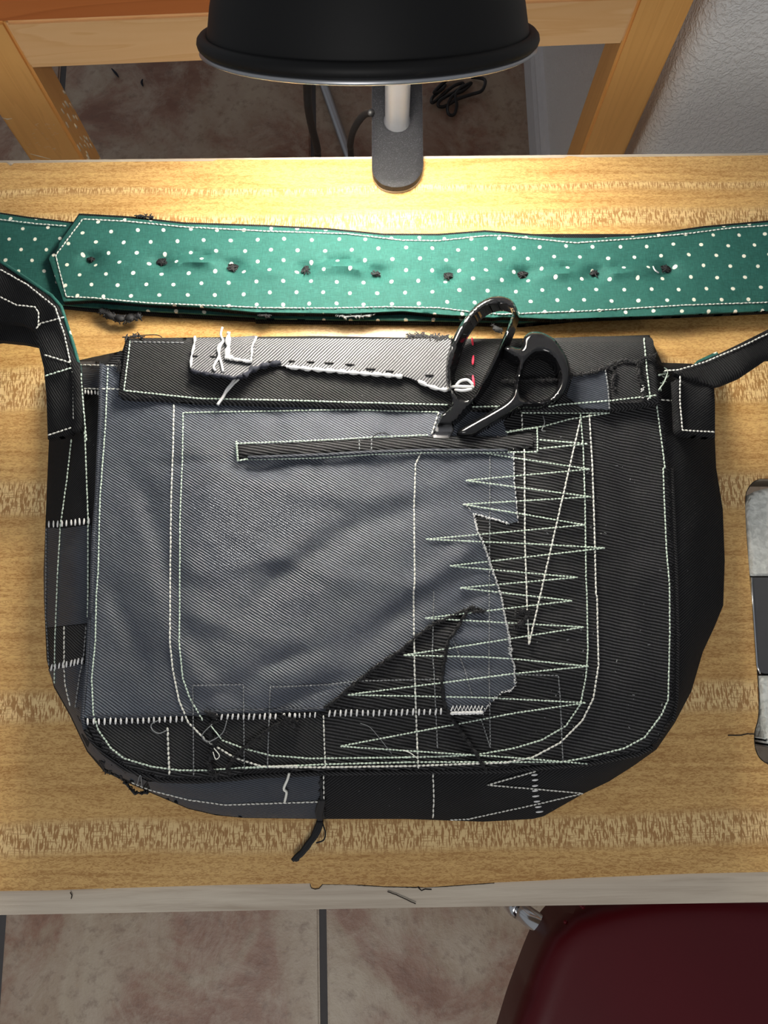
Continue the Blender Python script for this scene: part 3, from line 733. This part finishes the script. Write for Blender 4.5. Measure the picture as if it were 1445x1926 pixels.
sheet('strap_lower_lining', lowT, lambda P: .0085 + nzv(P, 90, 60, 6)*.0012*np.clip((140-np.asarray(P)[:, 0])/60, 0, 1), 'teal_cotton', bag, .0015, 14, edge_r=3, edge_drop=.0006)
lowB = [(-420, 394), (-200, 391)] + [(x, y-2) for x, y in c3((0, 62), (150, 85), (300, 102), (430, 118))] + [(700, 440), (1200, 440), (1200, 590)] + [(x, y+3) for x, y in c4((1445, 660), (1000, 650), (500, 646), (0, 640)) + c3((1400, 632), (900, 605), (500, 578), (345, 562), (200, 565))] + [(-200, 578), (-420, 584)]
sheet('strap_lower_backing', lowB, .0055, 'black_strap', bag, .0036, 16, edge_r=4, edge_drop=.001)
# left strap end rising from the gusset
hL = idw([(-420, 520, .030), (-150, 560, .038), (0, 500, .050), (0, 600, .046), (70, 560, .066), (105, 585, .072), (70, 640, .064), (115, 690, .066), (90, 740, .060), (150, 760, .058), (95, 825, .046), (150, 815, .050)])
Ls = [(-420, 440), (-150, 450)] + c3((0, 325), (150, 425), (280, 513), (330, 572), (365, 680), (400, 790), (430, 900), (442, 1000), (442, 1180), (432, 1248), (395, 1245), (385, 1262), (330, 1275), (260, 1290), (252, 1050), (238, 900), (214, 800), (195, 700), (120, 660), (0, 650)) + [(-150, 600), (-420, 590)]
def hL2(P): return hL(P)+nzv(P, 40, 40, 2.5)*.0016
sheet('strap', Ls, hL2, 'black_strap', bag, .0045, 8, edge_r=5, edge_drop=.0015)
sheet('strap_underfold', [(-420, 560), (-150, 580)] + c3((0, 600), (190, 660), (225, 790), (195, 778), (130, 765), (0, 752)) + [(-150, 660), (-420, 650)], lambda P: hL(P)-.012, 'black_strap', bag, .0045, 9, edge_r=5, edge_drop=.0015)
cordedge('lining_edge', c3((0, 322), (150, 421), (280, 509), (333, 570), (368, 680), (403, 790), (433, 900), (446, 1000), (446, 1100), (440, 1190)), .0011, 'teal_cotton', -.0015, hL2)
cordedge('folded_edge', c3((405, 880), (425, 1000), (432, 1190), (425, 1245)), .0035, 'black_strap', -.0005, hL2, None, 8)
# right strap end
hR = idw([(1275, 720, .062), (1290, 815, .055), (1340, 815, .050), (1340, 740, .062), (1400, 690, .066), (1445, 650, .060), (1600, 600, .036), (1740, 520, .024), (1800, 400, .012), (1800, 550, .012)])
Rt = c5((938, 985), (960, 935), (1000, 925), (1150, 965), (1157, 1100), (1157, 1282), (975, 1268), (950, 1262), (940, 1120))
sheet('strap_tab', Rt, lambda P: hR(P)-.004, 'black_wool', bag, .004, 8, edge_r=5, edge_drop=.0015)
Rs = c5((930, 925), (1040, 884), (1170, 828), (1300, 765), (1445, 692)) + [(1600, 548), (1720, 470), (1798, 392), (1803, 556), (1740, 590), (1600, 668)] + c5((1445, 850), (1300, 948), (1200, 990), (1155, 1000), (1100, 985), (960, 940))
sheet('strap', Rs, lambda P: hR(P)+nzv(P, 40, 40, 12)*.001, 'black_strap', bag, .0045, 8, edge_r=5, edge_drop=.0015)
sheet('lining_edge', c5((1035, 888), (1060, 862), (1165, 812), (1182, 832), (1100, 862)), lambda P: hR(P)-.002, 'teal_cotton', bag, .001, 6)
cordedge('folded_edge', c5((945, 980), (950, 1100), (955, 1240), (965, 1262)), .0032, 'black_wool', -.004, hR, None, 8)

# ------------------------------------------------------------------ stitching
def stitch(pts, mat, hf, dz=.0012, pitch=8.0, dash=.74, w=.00052, name='stitching', wob=.5):
    q = resample(pts, pitch*.25, False)
    seg = np.hypot(*np.diff(q, axis=0).T); s = np.concatenate([[0], np.cumsum(seg)])
    L = s[-1]; n = max(1, int(L/pitch)); mb = MB()
    at = lambda t: np.array([np.interp(t, s, q[:, 0]), np.interp(t, s, q[:, 1])])
    E = []
    for i in range(n):
        a = (i+.13)*L/n; b = a + dash*L/n
        off = np.array([random.uniform(-wob, wob), random.uniform(-wob, wob)])
        E += [at(a)+off, at((a+b)/2)+off*.5, at(b)-off]
    E = np.array(E); z = hf(E)+dz
    z[0::3] -= w*.5; z[2::3] -= w*.5; z[1::3] += w*.35
    P = PZ(E, z)
    for i in range(n):
        tube(mb, [P[3*i], P[3*i+1], P[3*i+2]], w, 5, False, lambda t: 1.0 if .2 < t < .8 else .72)
    o = mb.build(name, mat, bag); o['kind'] = 'stuff'
    return o
B_ = lambda dz: hz(dz)
PH = hz(.0012)
W_, G_, Y_ = 'thread_white', 'thread_mint', 'thread_grey'
def fl_st(pts, mat, **k): return stitch(pts, mat, PH, k.pop('dz', .0016), **k)
# long outlines
fl_st(c6((772, 290), (768, 500), (757, 800), (752, 1200)) + cA((752, 0), (750, 250), (765, 400), (800, 570), (850, 690), (950, 790), (1100, 880), (1250, 930), (1445, 925)) + cB((130, 932), (430, 934), (900, 927), (1250, 914), (1440, 908)) + cC((550, 908), (700, 880), (850, 800), (970, 680), (1030, 560), (1058, 380), (1050, 0)) + c8((1045, 1100), (1035, 700), (1025, 400), (1008, 110)), W_, pitch=8.5, w=.0006, dash=.8)
fl_st(c4((1000, 1142), (500, 1128), (0, 1138)) + c6((1000, 332), (822, 336), (818, 600), (805, 900), (803, 1445)) + cA((800, 250), (820, 450), (860, 560), (930, 680)), G_, pitch=7.0)
fl_st(cA((1030, 785), (1150, 830), (1300, 870), (1445, 880)) + cB((350, 886), (900, 880)) + cC((0, 879), (200, 875), (400, 865), (600, 830), (750, 785), (880, 710), (960, 590), (990, 440), (1000, 300), (995, 0)) + c8((990, 1000), (985, 600), (975, 300), (960, 110)), G_, pitch=7.0)
fl_st(c6((413, 90), (400, 400), (370, 800), (360, 1200)) + cA((350, 0), (345, 250), (325, 450), (333, 640), (360, 730), (430, 830), (500, 885), (650, 930), (800, 950), (950, 950), (1150, 935), (1300, 930)), G_, pitch=7.0)
fl_st(cB((0, 938), (450, 917), (900, 906)) + cC((0, 906), (400, 905), (860, 905), (1000, 880), (1200, 830), (1310, 770), (1400, 650), (1435, 570)) + cR((360, 1400), (370, 1000), (368, 700), (350, 500), (335, 150), (330, 0)) + c5((885, 1445), (860, 1250), (840, 1105)), G_, pitch=7.5)
fl_st(c7((965, 195), (930, 270), (922, 500), (925, 900)) + cB((920, 0), (922, 200), (925, 400), (935, 700), (945, 940)), W_, pitch=8.5, dash=.8, w=.0006)
fl_st(c8((190, 100), (150, 225)), W_, pitch=8)
# zigzags
fl_st(c8((640, 105), (1118, 106), (900, 140), (760, 178), (550, 208)), G_, pitch=7, dz=.002)
fl_st(c8((735, 252), (1000, 274), (735, 300)), G_, pitch=7, dz=.002)
fl_st(c8((430, 322), (600, 350), (1010, 412), (335, 473), (1018, 562), (320, 603), (640, 655), (985, 715), (118, 793), (700, 818), (1095, 840), (250, 938), (945, 1000), (305, 1057), (915, 1127), (115, 1222), (978, 1270)) + cB((1230, 270), (865, 325), (1300, 335)) + cC((600, 345), (1005, 385), (600, 425)) + cB((560, 540), (1300, 555)) + cC((990, 583), (600, 640)) + cB((520, 820), (900, 845), (1445, 880)) + cC((1000, 915)), G_, pitch=6.6, dz=.0022, w=.00048)
fl_st(c8((960, 140), (680, 1365)), W_, pitch=8.5, dash=.85, dz=.0024, w=.00055)
fl_st(c8((655, 300), (658, 800), (670, 1160), (680, 1365)), W_, pitch=8.5, dash=.85, dz=.002, w=.00055)
fl_st(c8((640, 105), (645, 205)), W_, pitch=8)
# faint grey lines
for pts in (c7((1335, 220), (1330, 1445)) + cC((462, 300), (470, 830), (420, 670)), c7((1030, 960), (1022, 1300)) + cB((1030, 400), (1050, 830)), cA((880, 980), (875, 490), (1150, 485), (1155, 940)), cA((1280, 940), (1295, 495), (1445, 495)), cB((125, 940), (140, 500), (450, 485), (620, 465), (1060, 455)), cC((590, 430), (840, 435), (850, 560), (865, 910)), cC((260, 220), (330, 400), (370, 540)), cT((500, 640), (495, 740))):
    fl_st(pts, Y_, pitch=7, w=.0004, dz=.002)
fl_st(cB((430, 650), (434, 800), (440, 940)), W_, pitch=8)
fl_st(cA((738, 715), (742, 850), (748, 975)), W_, pitch=9, w=.0007)
# pocket stitching
stitch([(444, 834)] + c7((0, 155), (500, 135), (700, 122), (1000, 110)), G_, PH, .0030, 6.5)
stitch(c8((560, 212), (650, 195), (725, 186), (726, 318)), G_, PH, .0030, 5)
stitch([(450, 866)] + c7((0, 243), (400, 235), (700, 215), (1000, 205), (1300, 205)) + c8((500, 320), (725, 318)), G_, PH, .0034, 6.5)
stitch(c6((1112, 490), (1120, 600)), G_, PH, .0034, 4, w=.0008)
stitch(c7((625, 135), (625, 195)), Y_, PH, .0040, 6); stitch(c7((690, 130), (690, 195)), Y_, PH, .0040, 6)
# gusset stitching
for pts, m_, p_ in ((c6((270, 215), (290, 500), (305, 900), (305, 1300)) + cA((303, 120)), G_, 7.5), (c6((215, 480), (190, 700), (155, 950), (140, 1200)) + cA((135, 0), (125, 250), (122, 480)), G_, 7.5), (cA((175, 165), (175, 380), (180, 480), (208, 600)), W_, 8.5), (cA((295, 165), (280, 350), (260, 430), (235, 610)), Y_, 8), (c6((245, 76), (475, 80)), W_, 8), (c6((272, 205), (480, 207)), W_, 8),
                    (cA((540, 1015), (650, 1060), (850, 1110), (1050, 1138), (1445, 1125)) + cB((430, 1120)), W_, 8.5), (cB((1025, 965), (1030, 1100), (1025, 1210)), W_, 8.5), (cB((430, 975), (432, 1110)), W_, 8), (c6((78, 960), (75, 1445)) + cA((85, 250), (92, 380)), Y_, 7), (c5((862, 1075), (940, 1080)), W_, 7)):
    stitch(pts, m_, hbag, .0022, p_)
stitch(cC((720, 955), (455, 1030), (720, 1052), (975, 1075), (720, 1135), (350, 1215), (250, 1220)), W_, hbag, .0014, 7.5)
# flap hem stitching
stitch(c6((535, -60), (500, 215), (900, 258), (1445, 270)) + c4((500, 1088), (1050, 1102)), G_, hstrip, .0005, 7)
stitch([(880, 765), (1040, 764)] + c5((300, 1102), (585, 1080), (840, 1050)), G_, hstrip, .0014, 7)
stitch(c5((770, 738), (785, 900), (805, 1070)), G_, hstrip, .0010, 7)
stitch(c5((560, 910), (575, 1000), (584, 1128)), Y_, hstrip, .0018, 6)
stitch(c3((700, 760), (1000, 765)), Y_, hstrip, .0006, 8)
def single(a, b, mat, hf, dz, w, name):
    E = np.array([a, (np.array(a)+np.array(b))/2, b], float); z = hf(E)+dz; z[[0, 2]] -= w*.8
    mb = MB(); tube(mb, [tuple(p) for p in catmull(PZ(E, z), 3)], w, 6, False, lambda t: .55+.45*math.sin(math.pi*t)); return mb.build(name, mat, bag)
for a, b in (((50, 335), (108, 335)), ((218, 338), (282, 342)), ((745, 388), (822, 384)), ((930, 382), (985, 380)), ((1095, 388), (1165, 389)), ((1255, 396), (1340, 400))):
    p = cT(a, b); single(p[0], p[1], 'thread_black', hfac, .0008, .0007, 'basting_stitch')
for a, b in (((490, 882), (540, 884)), ((600, 905), (655, 908)), ((710, 918), (755, 920)), ((925, 940), (970, 942)), ((1140, 940), (1185, 942))):
    p = c4(a, b); single(p[0], p[1], 'thread_black', hfac, .0008, .0007, 'basting_stitch')
for a, b in (((425, 462), (432, 525)), ((437, 622), (431, 702)), ((430, 800), (446, 898))):
    p = cS(a, b); single(p[0], p[1], 'thread_red', hfac, .0010, .0008, 'red_stitch')
# whip stitches, one by one
def whips(path, n, h, hf, dz, tilt=0, horiz=False, w=.00062):
    q = resample(path, 2, False); seg = np.hypot(*np.diff(q, axis=0).T); s = np.concatenate([[0], np.cumsum(seg)])
    for i in range(n):
        t = s[-1]*(i+.5)/n; x, y = np.interp(t, s, q[:, 0])+random.uniform(-.7, .7), np.interp(t, s, q[:, 1])+random.uniform(-.5, .5)
        hh = h*random.uniform(.85, 1.12)/2
        d = np.array([hh, -hh*.12]) if horiz else np.array([tilt*hh+random.uniform(-.5, .5), hh])
        single((x-d[0], y-d[1]), (x+d[0], y+d[1]), 'thread_wool_white', hf, dz, w, 'whip_stitch')
whips(cA((290, 686), (600, 680), (830, 669)), 18, 11.5, PH, .0022)
whips(cA((990, 660), (1340, 656)) , 12, 11.5, PH, .0022, -.12)
whips(cA((1360, 660), (1445, 655)) + cB((200, 655), (400, 648)), 13, 10, PH, .0022, -.1, w=.0005)
whips(cB((445, 640), (700, 638), (1085, 630)), 21, 11.5, PH, .0022, -.12)
whips(c6((80, 942), (160, 940), (320, 924)), 10, 12, hbag, .0022)
whips(c6((280, 222), (372, 228)), 5, 8, hbag, .0022)
whips(cA((95, 392), (180, 375), (285, 352)), 9, 12, hbag, .0022, -.15)
whips(cC((710, 960), (715, 1080), (738, 1190)), 8, 12, hbag, .0015, 0, True)
whips(cC((255, 640), (430, 636)), 9, 8, PH, .0032, 0, True, .0011)
zz = []
for k in range(9): zz += cC((255+k*20, 628), (268+k*20, 600))
q = np.array(zz); mb = MB(); tube(mb, [tuple(p) for p in PZ(q, PH(q)+.003)], .0005, 5); mb.build('zigzag_thread', 'thread_wool_white', bag)

# strap stitching
HT = hteal
stitch(c3((450, 92), (700, 105), (1000, 135), (1445, 158)) + c4((500, 172), (800, 208), (1000, 210), (1250, 183)) + c5((0, 182), (400, 222), (700, 200), (1000, 172), (1250, 140), (1445, 127)), W_, HT, .0006, 7.5, .82, .0005)
stitch(c3((450, 92), (302, 290), (360, 515), (500, 520), (800, 548), (1445, 575)) + c4((400, 577), (700, 570), (1000, 575), (1200, 600)) + c5((0, 610), (500, 590), (1000, 560), (1445, 545)), W_, HT, .0006, 7.5, .82, .0005)
stitch([(-100, 408)] + c3((0, 95), (200, 118), (360, 130)), W_, lambda P: np.full(len(P), .0085), .0014, 7.5, .82, .0005)
for pts, m_ in ((c3((0, 365), (150, 450), (300, 570), (350, 720), (400, 950), (400, 1180)), W_), (c3((0, 515), (90, 560), (190, 570), (210, 600), (208, 680)), W_), (c3((195, 690), (220, 660), (350, 625)), W_), (c3((240, 830), (390, 875), (425, 885)), W_), (c3((245, 945), (390, 900)), G_), (c3((260, 1268), (390, 1225)), W_), (c3((440, 930), (445, 1010), (470, 1300)), G_)):
    stitch(pts, m_, hL2, .0012, 7)
for pts, m_ in ((c5((880, 917), (960, 912), (1100, 870), (1300, 785), (1445, 715)), W_), (c5((967, 945), (966, 1080), (980, 1240), (1155, 1250)), W_)):
    stitch(pts, m_, hR, .0010, 7)
# black tied knots along the strap
rng = random.Random(11)
for i, (x, y) in enumerate(knots):
    mb = MB(); n = rng.randint(14, 19); a0 = rng.uniform(-.6, .6)
    for k in range(n):
        a = a0 + rng.gauss(0, .9) + (math.pi if k % 2 else 0); L = rng.uniform(5, 11 if i else 7)
        E = np.array([(x+rng.uniform(-2, 2), y+rng.uniform(-2, 2)), (x+math.cos(a)*L*.6, y+math.sin(a)*L*.5+rng.uniform(-2, 2)), (x+math.cos(a)*L, y+math.sin(a)*L*.8)])
        z = HT(E)+np.array([.0028, .0024, .0012])+rng.uniform(0, .001)
        tube(mb, [tuple(p) for p in catmull(PZ(E, z), 3)], .00042, 4)
    p = pz(x, y, float(HT([(x, y)])[0])+.0016); mb.add(*lathe([(.0001, .0010), (.0009, .0007), (.0012, 0), (.0008, -.0006), (.0001, -.0006)], Matrix.Translation(p) @ Matrix.Rotation(a0, 4, 'Z') @ Matrix.Diagonal((1.5, .8, 1, 1)), 8))
    mb.build('thread_knot', 'thread_black', bag)

# ------------------------------------------------------------------ frayed edges and loose threads
def fray(name, pts, mat, hf, dz, length=5, dens=1.6, w=.0004, seed=1, cord=.0011):
    rng = random.Random(seed); q = resample(pts, 3, False); mb = MB()
    qj = np.array(jag(q, 1.5, .35, seed)); z = hf(qj)+dz
    if cord:
        rr = cord
        tube(mb, [tuple(p) for p in PZ(qj, z+.0003*np.sin(np.arange(len(qj))*1.1+seed))], cord, 5, False, lambda t: .55+.9*abs(math.sin(t*len(qj)*.42+seed)))
    E = []
    m_ = int(len(q)*dens)
    for k in range(m_):
        i = rng.randrange(len(q)); a = rng.uniform(0, 6.28); L = length*rng.uniform(.4, 1.2); b = a+rng.uniform(-1.2, 1.2)
        p0 = qj[i]; p1 = p0+np.array([math.cos(a), math.sin(a)])*L*.5; p2 = p1+np.array([math.cos(b), math.sin(b)])*L*.5
        E += [p0, p1, p2]
    E = np.array(E); z = hf(E)+dz; z[1::3] += .0010; P = PZ(E, z)
    for k in range(m_): tube(mb, [P[3*k], P[3*k+1], P[3*k+2]], w, 3)
    o = mb.build(name, mat, bag); o['kind'] = 'stuff'; return o
TB, TW = 'thread_black', 'thread_wool_white'
fray('frayed_edge', cB((1300, 90), (1240, 65), (1130, 110), (1040, 150), (920, 235), (850, 300), (700, 400), (600, 480), (520, 550), (445, 608)), TB, PH, .0018, 5, 3.2, .00042, 1, .0008)
fray('frayed_edge', cC((440, 85), (340, 90), (290, 180), (240, 250), (225, 330), (205, 450), (215, 570), (245, 650), (310, 740), (385, 850), (450, 955)), TB, PH, .0022, 4, 2.8, .00042, 2, .0008)
fray('frayed_edge', c8((340, 605), (380, 655), (480, 682), (570, 706)), TW, PH, .0026, 3, 1.2, .00022, 3, 0)
fray('frayed_edge', c8((380, 660), (400, 750), (435, 820), (455, 880), (475, 945), (500, 1010), (525, 1085), (540, 1160), (556, 1240), (575, 1330), (585, 1400)) , TW, PH, .0028, 3, 1.6, .00025, 4, 0)
fray('frayed_edge', cC((560, 160), (575, 300), (600, 380), (605, 490), (585, 520), (530, 525), (455, 600), (430, 645)), TW, PH, .0030, 3, 1.4, .00025, 5, 0)
fray('frayed_edge', c8((595, 300), (600, 480), (608, 550), (622, 695)), TW, PH, .0026, 2.0, .5, .00022, 6, 0)
fray('frayed_edge', c5((0, 975), (150, 968), (300, 965), (390, 940), (480, 930), (590, 885), (650, 860), (720, 872), (770, 850), (835, 830)), TB, hstrip, .0022, 5, 3.0, .00042, 7, .0007)
fray('frayed_edge', c5((590, 900), (615, 930), (600, 985), (610, 1020)), TB, hstrip, .0022, 5, 3.0, .00042, 8, .0007)
fray('frayed_edge', c5((740, 880), (745, 960), (770, 1000), (760, 1090)), TB, hstrip, .0024, 5, 3.0, .00042, 9, .0007)
fray('frayed_edge', cT((50, 460), (75, 478), (200, 500), (420, 530), (530, 520)), 'lint_navy', hfac, .0004, 4, 2.2, .0004, 10, .001)
fray('frayed_edge', cT((530, 520), (590, 465), (700, 425), (860, 393)), 'lint_navy', hfac, .0010, 3, 1.5, .0004, 11, .0015)
fray('frayed_edge', c4((170, 895), (500, 925), (800, 948)), TW, hfac, .0006, 1.5, .4, .0003, 12, .0011)
fray('frayed_edge', c4((890, 975), (930, 995), (1000, 1018), (1048, 1020)) , TW, hfac, .0006, 1.5, .4, .0003, 13, .0010)
fray('frayed_edge', cT((82, 165), (70, 250), (45, 370), (42, 440)), TW, hfac, .0006, 2, .8, .0003, 14, .0007)
fray('frayed_edge', cT((385, 125), (380, 250), (375, 345), (420, 355)), TW, lambda P: hfac(P)+.0025, .0008, 4, 3.0, .0004, 15, .0014)
fray('frayed_edge', cT((640, 160), (600, 250), (590, 380)), TW, lambda P: hfac(P)+.0025, .0006, 3, 1.5, .0003, 16, .0006)
fray('frayed_edge', cT((350, 350), (450, 365), (600, 390)), TW, lambda P: hfac(P)+.0025, .0004, 4, 1.5, .0003, 17, .0008)
fray('frayed_edge', cA((940, 630), (1000, 660), (960, 740), (1000, 800), (970, 880), (975, 960), (1010, 985)), TB, PH, .003, 9, 3.2, .00045, 18, .0008)
fray('frayed_edge', cA((1080, 980), (1060, 940), (1110, 870), (1180, 810), (1300, 720), (1400, 670), (1445, 690)), TB, PH, .003, 5, 3.0, .00042, 19, .0007)
fray('frayed_edge', c8((600, 1220), (640, 1180), (690, 1190), (640, 1250), (600, 1270)), TB, PH, .003, 8, 3, .0004, 20, .0008)
fray('frayed_edge', cB((415, 970), (420, 1100), (430, 1200)), TB, hbag, .002, 5, 3.0, .00042, 21, .0007)
fray('frayed_edge', cB((200, 650), (260, 690), (290, 735)), TB, PH, .003, 5, 3.0, .00042, 22, .0007)
fray('frayed_edge', cA((375, 900), (400, 955), (480, 985), (560, 1075), (630, 1070)), TB, hbag, .0015, 5, 3.0, .00042, 23, .0007)
fray('frayed_edge', c3((550, 590), (600, 620), (680, 640), (760, 620)), TB, lambda P: np.full(len(P), .007), .001, 9, 6, .0005, 24, .002)
fray('frayed_edge', c3((740, 75), (800, 80), (830, 85)), TB, lambda P: np.full(len(P), .012), .001, 7, 2, .0004, 25, .0008)
fray('frayed_edge', c4((830, 735), (900, 728), (1000, 738), (1050, 740)), TB, hstrip, .001, 9, 4, .0004, 26, .001)
fray('frayed_edge', c3((680, 740), (760, 725), (770, 735)), TB, hstrip, .002, 8, 2, .0004, 27, .0007)
fray('frayed_edge', cS((610, 340), (640, 380), (700, 400)), TB, lambda P: np.full(len(P), .008), .001, 6, 3, .0005, 28, .0015)
fray('frayed_edge', c6((470, 70), (478, 110)), TB, PH, .003, 8, 4, .0004, 29, .0006)
fray('frayed_edge', c4((20, 615), (80, 620)), TB, lambda P: np.full(len(P), .012), .001, 7, 3, .0004, 30, .001)
fray('frayed_edge', c4((450, 615), (500, 625), (640, 615)), 'thread_grey', lambda P: np.full(len(P), .012), .001, 6, 1.5, .0004, 31, .0007)
fray('frayed_edge', c5((770, 1000), (760, 1060), (800, 1070)), TW, hstrip, .003, 5, 1.0, .0003, 32, .0)
fray('frayed_edge', c5((850, 940), (900, 930), (860, 1010)), G_, hbag, .006, 7, .9, .0003, 33, .0004)
for pts in (c8((380, 660), (400, 750), (435, 820), (455, 880), (475, 945), (500, 1010), (525, 1085), (540, 1160), (556, 1240), (575, 1330), (585, 1400)), cC((575, 300), (600, 380), (605, 490)), c8((380, 655), (480, 680), (570, 706))):
    stitch(pts, TW, PH, .0030, 6.5, .5, .0006, 'edge_beads', 1.3)
stitch(c8((597, 320), (600, 480), (608, 550), (620, 690)), TW, PH, .0028, 9, .45, .00045, 'edge_beads', 1.0)
def loose(pts, mat, hf, dz, w=.0004, lift=.001, name='loose_thread'):
    q = np.array(catmull(pts, 5)); z = hf(q)+dz+lift*np.sin(np.linspace(0, math.pi, len(q)))
    mb = MB(); tube(mb, [tuple(p) for p in PZ(q, z)], w, 5); return mb.build(name, mat, bag)
loose(cT((330, 75), (315, 140), (335, 200), (310, 250), (300, 320), (320, 400), (335, 475)), TW, hfac, .001, .0008)
loose(cT((335, 200), (290, 260), (300, 330), (265, 400), (250, 440), (268, 468)), TW, hfac, .0015, .0008)
loose(cT((445, 540), (410, 590), (370, 640), (340, 700), (285, 778)), TW, hstrip, .0012, .0010)
loose(cT((480, 545), (440, 580), (395, 630), (345, 690), (310, 745)), TW, hstrip, .0014, .0007)
loose(cS((280, 890), (320, 850), (380, 840), (420, 870), (430, 885)), TW, hfac, .001, .0009)
loose(cS((240, 905), (300, 900), (440, 905)), TW, hfac, .001, .0009)
loose(cS((270, 930), (340, 938), (420, 925)), TW, hfac, .001, .0009)
loose(cA((730, 735), (690, 750), (655, 730), (650, 700), (690, 678)), Y_, PH, .004, .0003)
loose(cA((1060, 680), (1035, 750), (960, 795), (925, 760), (980, 700)), Y_, PH, .005, .0003)
loose(cA((990, 830), (1020, 870), (1000, 890), (985, 850)), W_, PH, .005, .0003)
loose(cA((975, 710), (1030, 780), (1000, 740)), G_, PH, .005, .0003)
loose(cB((630, 695), (680, 715), (730, 770), (800, 860)), Y_, PH, .003, .00018)
loose(cB((860, 840), (900, 855), (940, 885)), W_, PH, .003, .0003)
loose(c7((690, 130), (720, 105), (760, 100), (785, 112)), TB, PH, .004, .0003)
loose(c8((755, 120), (765, 160), (750, 200), (770, 205)), Y_, PH, .003, .0003)
loose(cA((1400, 965), (1390, 1000), (1370, 1050), (1385, 1070), (1375, 1120)), W_, hbag, .003, .0008)
loose(c5((880, 900), (900, 920), (880, 980), (850, 1020)), G_, hbag, .012, .0003)
loose(c3((760, 725), (850, 722), (880, 735)), TB, hstrip, .002, .0003)
loose(cA((570, 1040), (590, 975), (600, 1050)), Y_, hbag, .003, .0003)
hzero = lambda P: np.full(len(P), .002)
def htas(P): P = np.asarray(P); return np.where(P[:, 1] < 1538, hbag(P)+.003, .0035)
for k in range(7):
    r_ = random.Random(k); j = lambda a: a+r_.uniform(-14, 14)
    loose(cB((j(420), 1110), (j(405), 1180), (j(410), 1240), (j(385), 1300), (j(345), 1360), (j(300), 1410), (j(275), 1440)), TB, htas, .0, .0012, .0005, 'tassel_thread')
loose(cB((425, 1240), (440, 1290), (430, 1330), (390, 1345)), TB, hzero, .001, .0005, .0005, 'tassel_thread')
loose(c5((820, 350), (830, 370), (850, 385)), TW, HT, .001, .0005)
# lint specks on the ribbed panel
mb = MB(); rng = random.Random(5)
for k in range(46):
    x, y = rng.uniform(1010, 1250), rng.uniform(800, 1400); a = rng.uniform(0, 6.28); L = rng.uniform(1, 5)
    E = np.array([(x, y), (x+math.cos(a)*L*.5+rng.uniform(-1, 1), y+math.sin(a)*L*.5), (x+math.cos(a)*L, y+math.sin(a)*L)]); z = PH(E)+.0013
    tube(mb, [tuple(p) for p in PZ(E, z)], rng.uniform(.00012, .00028), 4)
mb.build('lint', 'thread_grey', bag)['kind'] = 'stuff'

# ------------------------------------------------------------------ shears tucked in the pocket
ss = thing('fabric_shears', 'glossy black-handled shears with blades tucked into the bag pocket', 'scissors', pz(845, 840, .06))
def hsh(P):
    P = np.asarray(P, float).reshape(-1, 2)
    return .0685 + np.clip((820-P[:, 1])/150, 0, 1)*.008 + np.clip((670-P[:, 1])/110, 0, 1)*.002
bow_o = sm_(cS((190, 850), (188, 700), (215, 570), (255, 460), (320, 335), (430, 190), (520, 120), (610, 85), (700, 82), (780, 115), (825, 175), (828, 230), (790, 350), (730, 500), (660, 650), (590, 790), (520, 920), (440, 1040), (370, 1110), (300, 1190), (245, 1240), (160, 1240), (105, 1250), (150, 1150), (235, 1080), (225, 1000)))
bow_i = sm_(cS((240, 900), (240, 760), (265, 640), (310, 500), (360, 390), (450, 265), (540, 190), (640, 158), (730, 165), (785, 200), (790, 240), (760, 330), (700, 470), (620, 640), (540, 800), (480, 920), (430, 990), (370, 1018), (310, 1005), (265, 960)))
sheet('finger_bow', bow_o, hsh, 'black_gloss', ss, .011, 3.2, [bow_i], edge_r=4.5, edge_drop=.0035, skew=(.0035, .0012))
th_o = sm_(cS((880, 530), (890, 465), (930, 420), (985, 403), (1070, 415), (1170, 470), (1240, 560), (1295, 660), (1318, 760), (1305, 870), (1255, 970), (1170, 1040), (1050, 1075), (930, 1075), (870, 1090), (780, 1140), (640, 1225), (520, 1300), (440, 1345), (320, 1345), (295, 1300), (420, 1220), (600, 1120), (740, 1030), (795, 950), (820, 850), (845, 700), (840, 660), (790, 630), (725, 585), (715, 550), (740, 528), (800, 540), (860, 550)))
th_i = sm_(cS((1000, 605), (1070, 595), (1140, 630), (1195, 700), (1222, 800), (1205, 890), (1150, 975), (1070, 1025), (980, 1035), (900, 1010), (862, 950), (865, 860), (890, 760), (930, 670)))
sheet('thumb_bow', th_o, lambda P: hsh(P)+.001, 'black_gloss', ss, .010, 3.2, [th_i], edge_r=9, edge_drop=.0050)
bl = cS((112, 1250), (240, 1242), (262, 1292), (240, 1345), (235, 1400), (45, 1400), (62, 1345))
sheet('blade', bl, lambda P: np.minimum(hsh(P)-.0035, np.where(np.asarray(P)[:, 1] > 812, PH(P)+.0024, 1)), 'dull_steel', ss, .002, 4, edge_r=3, edge_drop=.001)
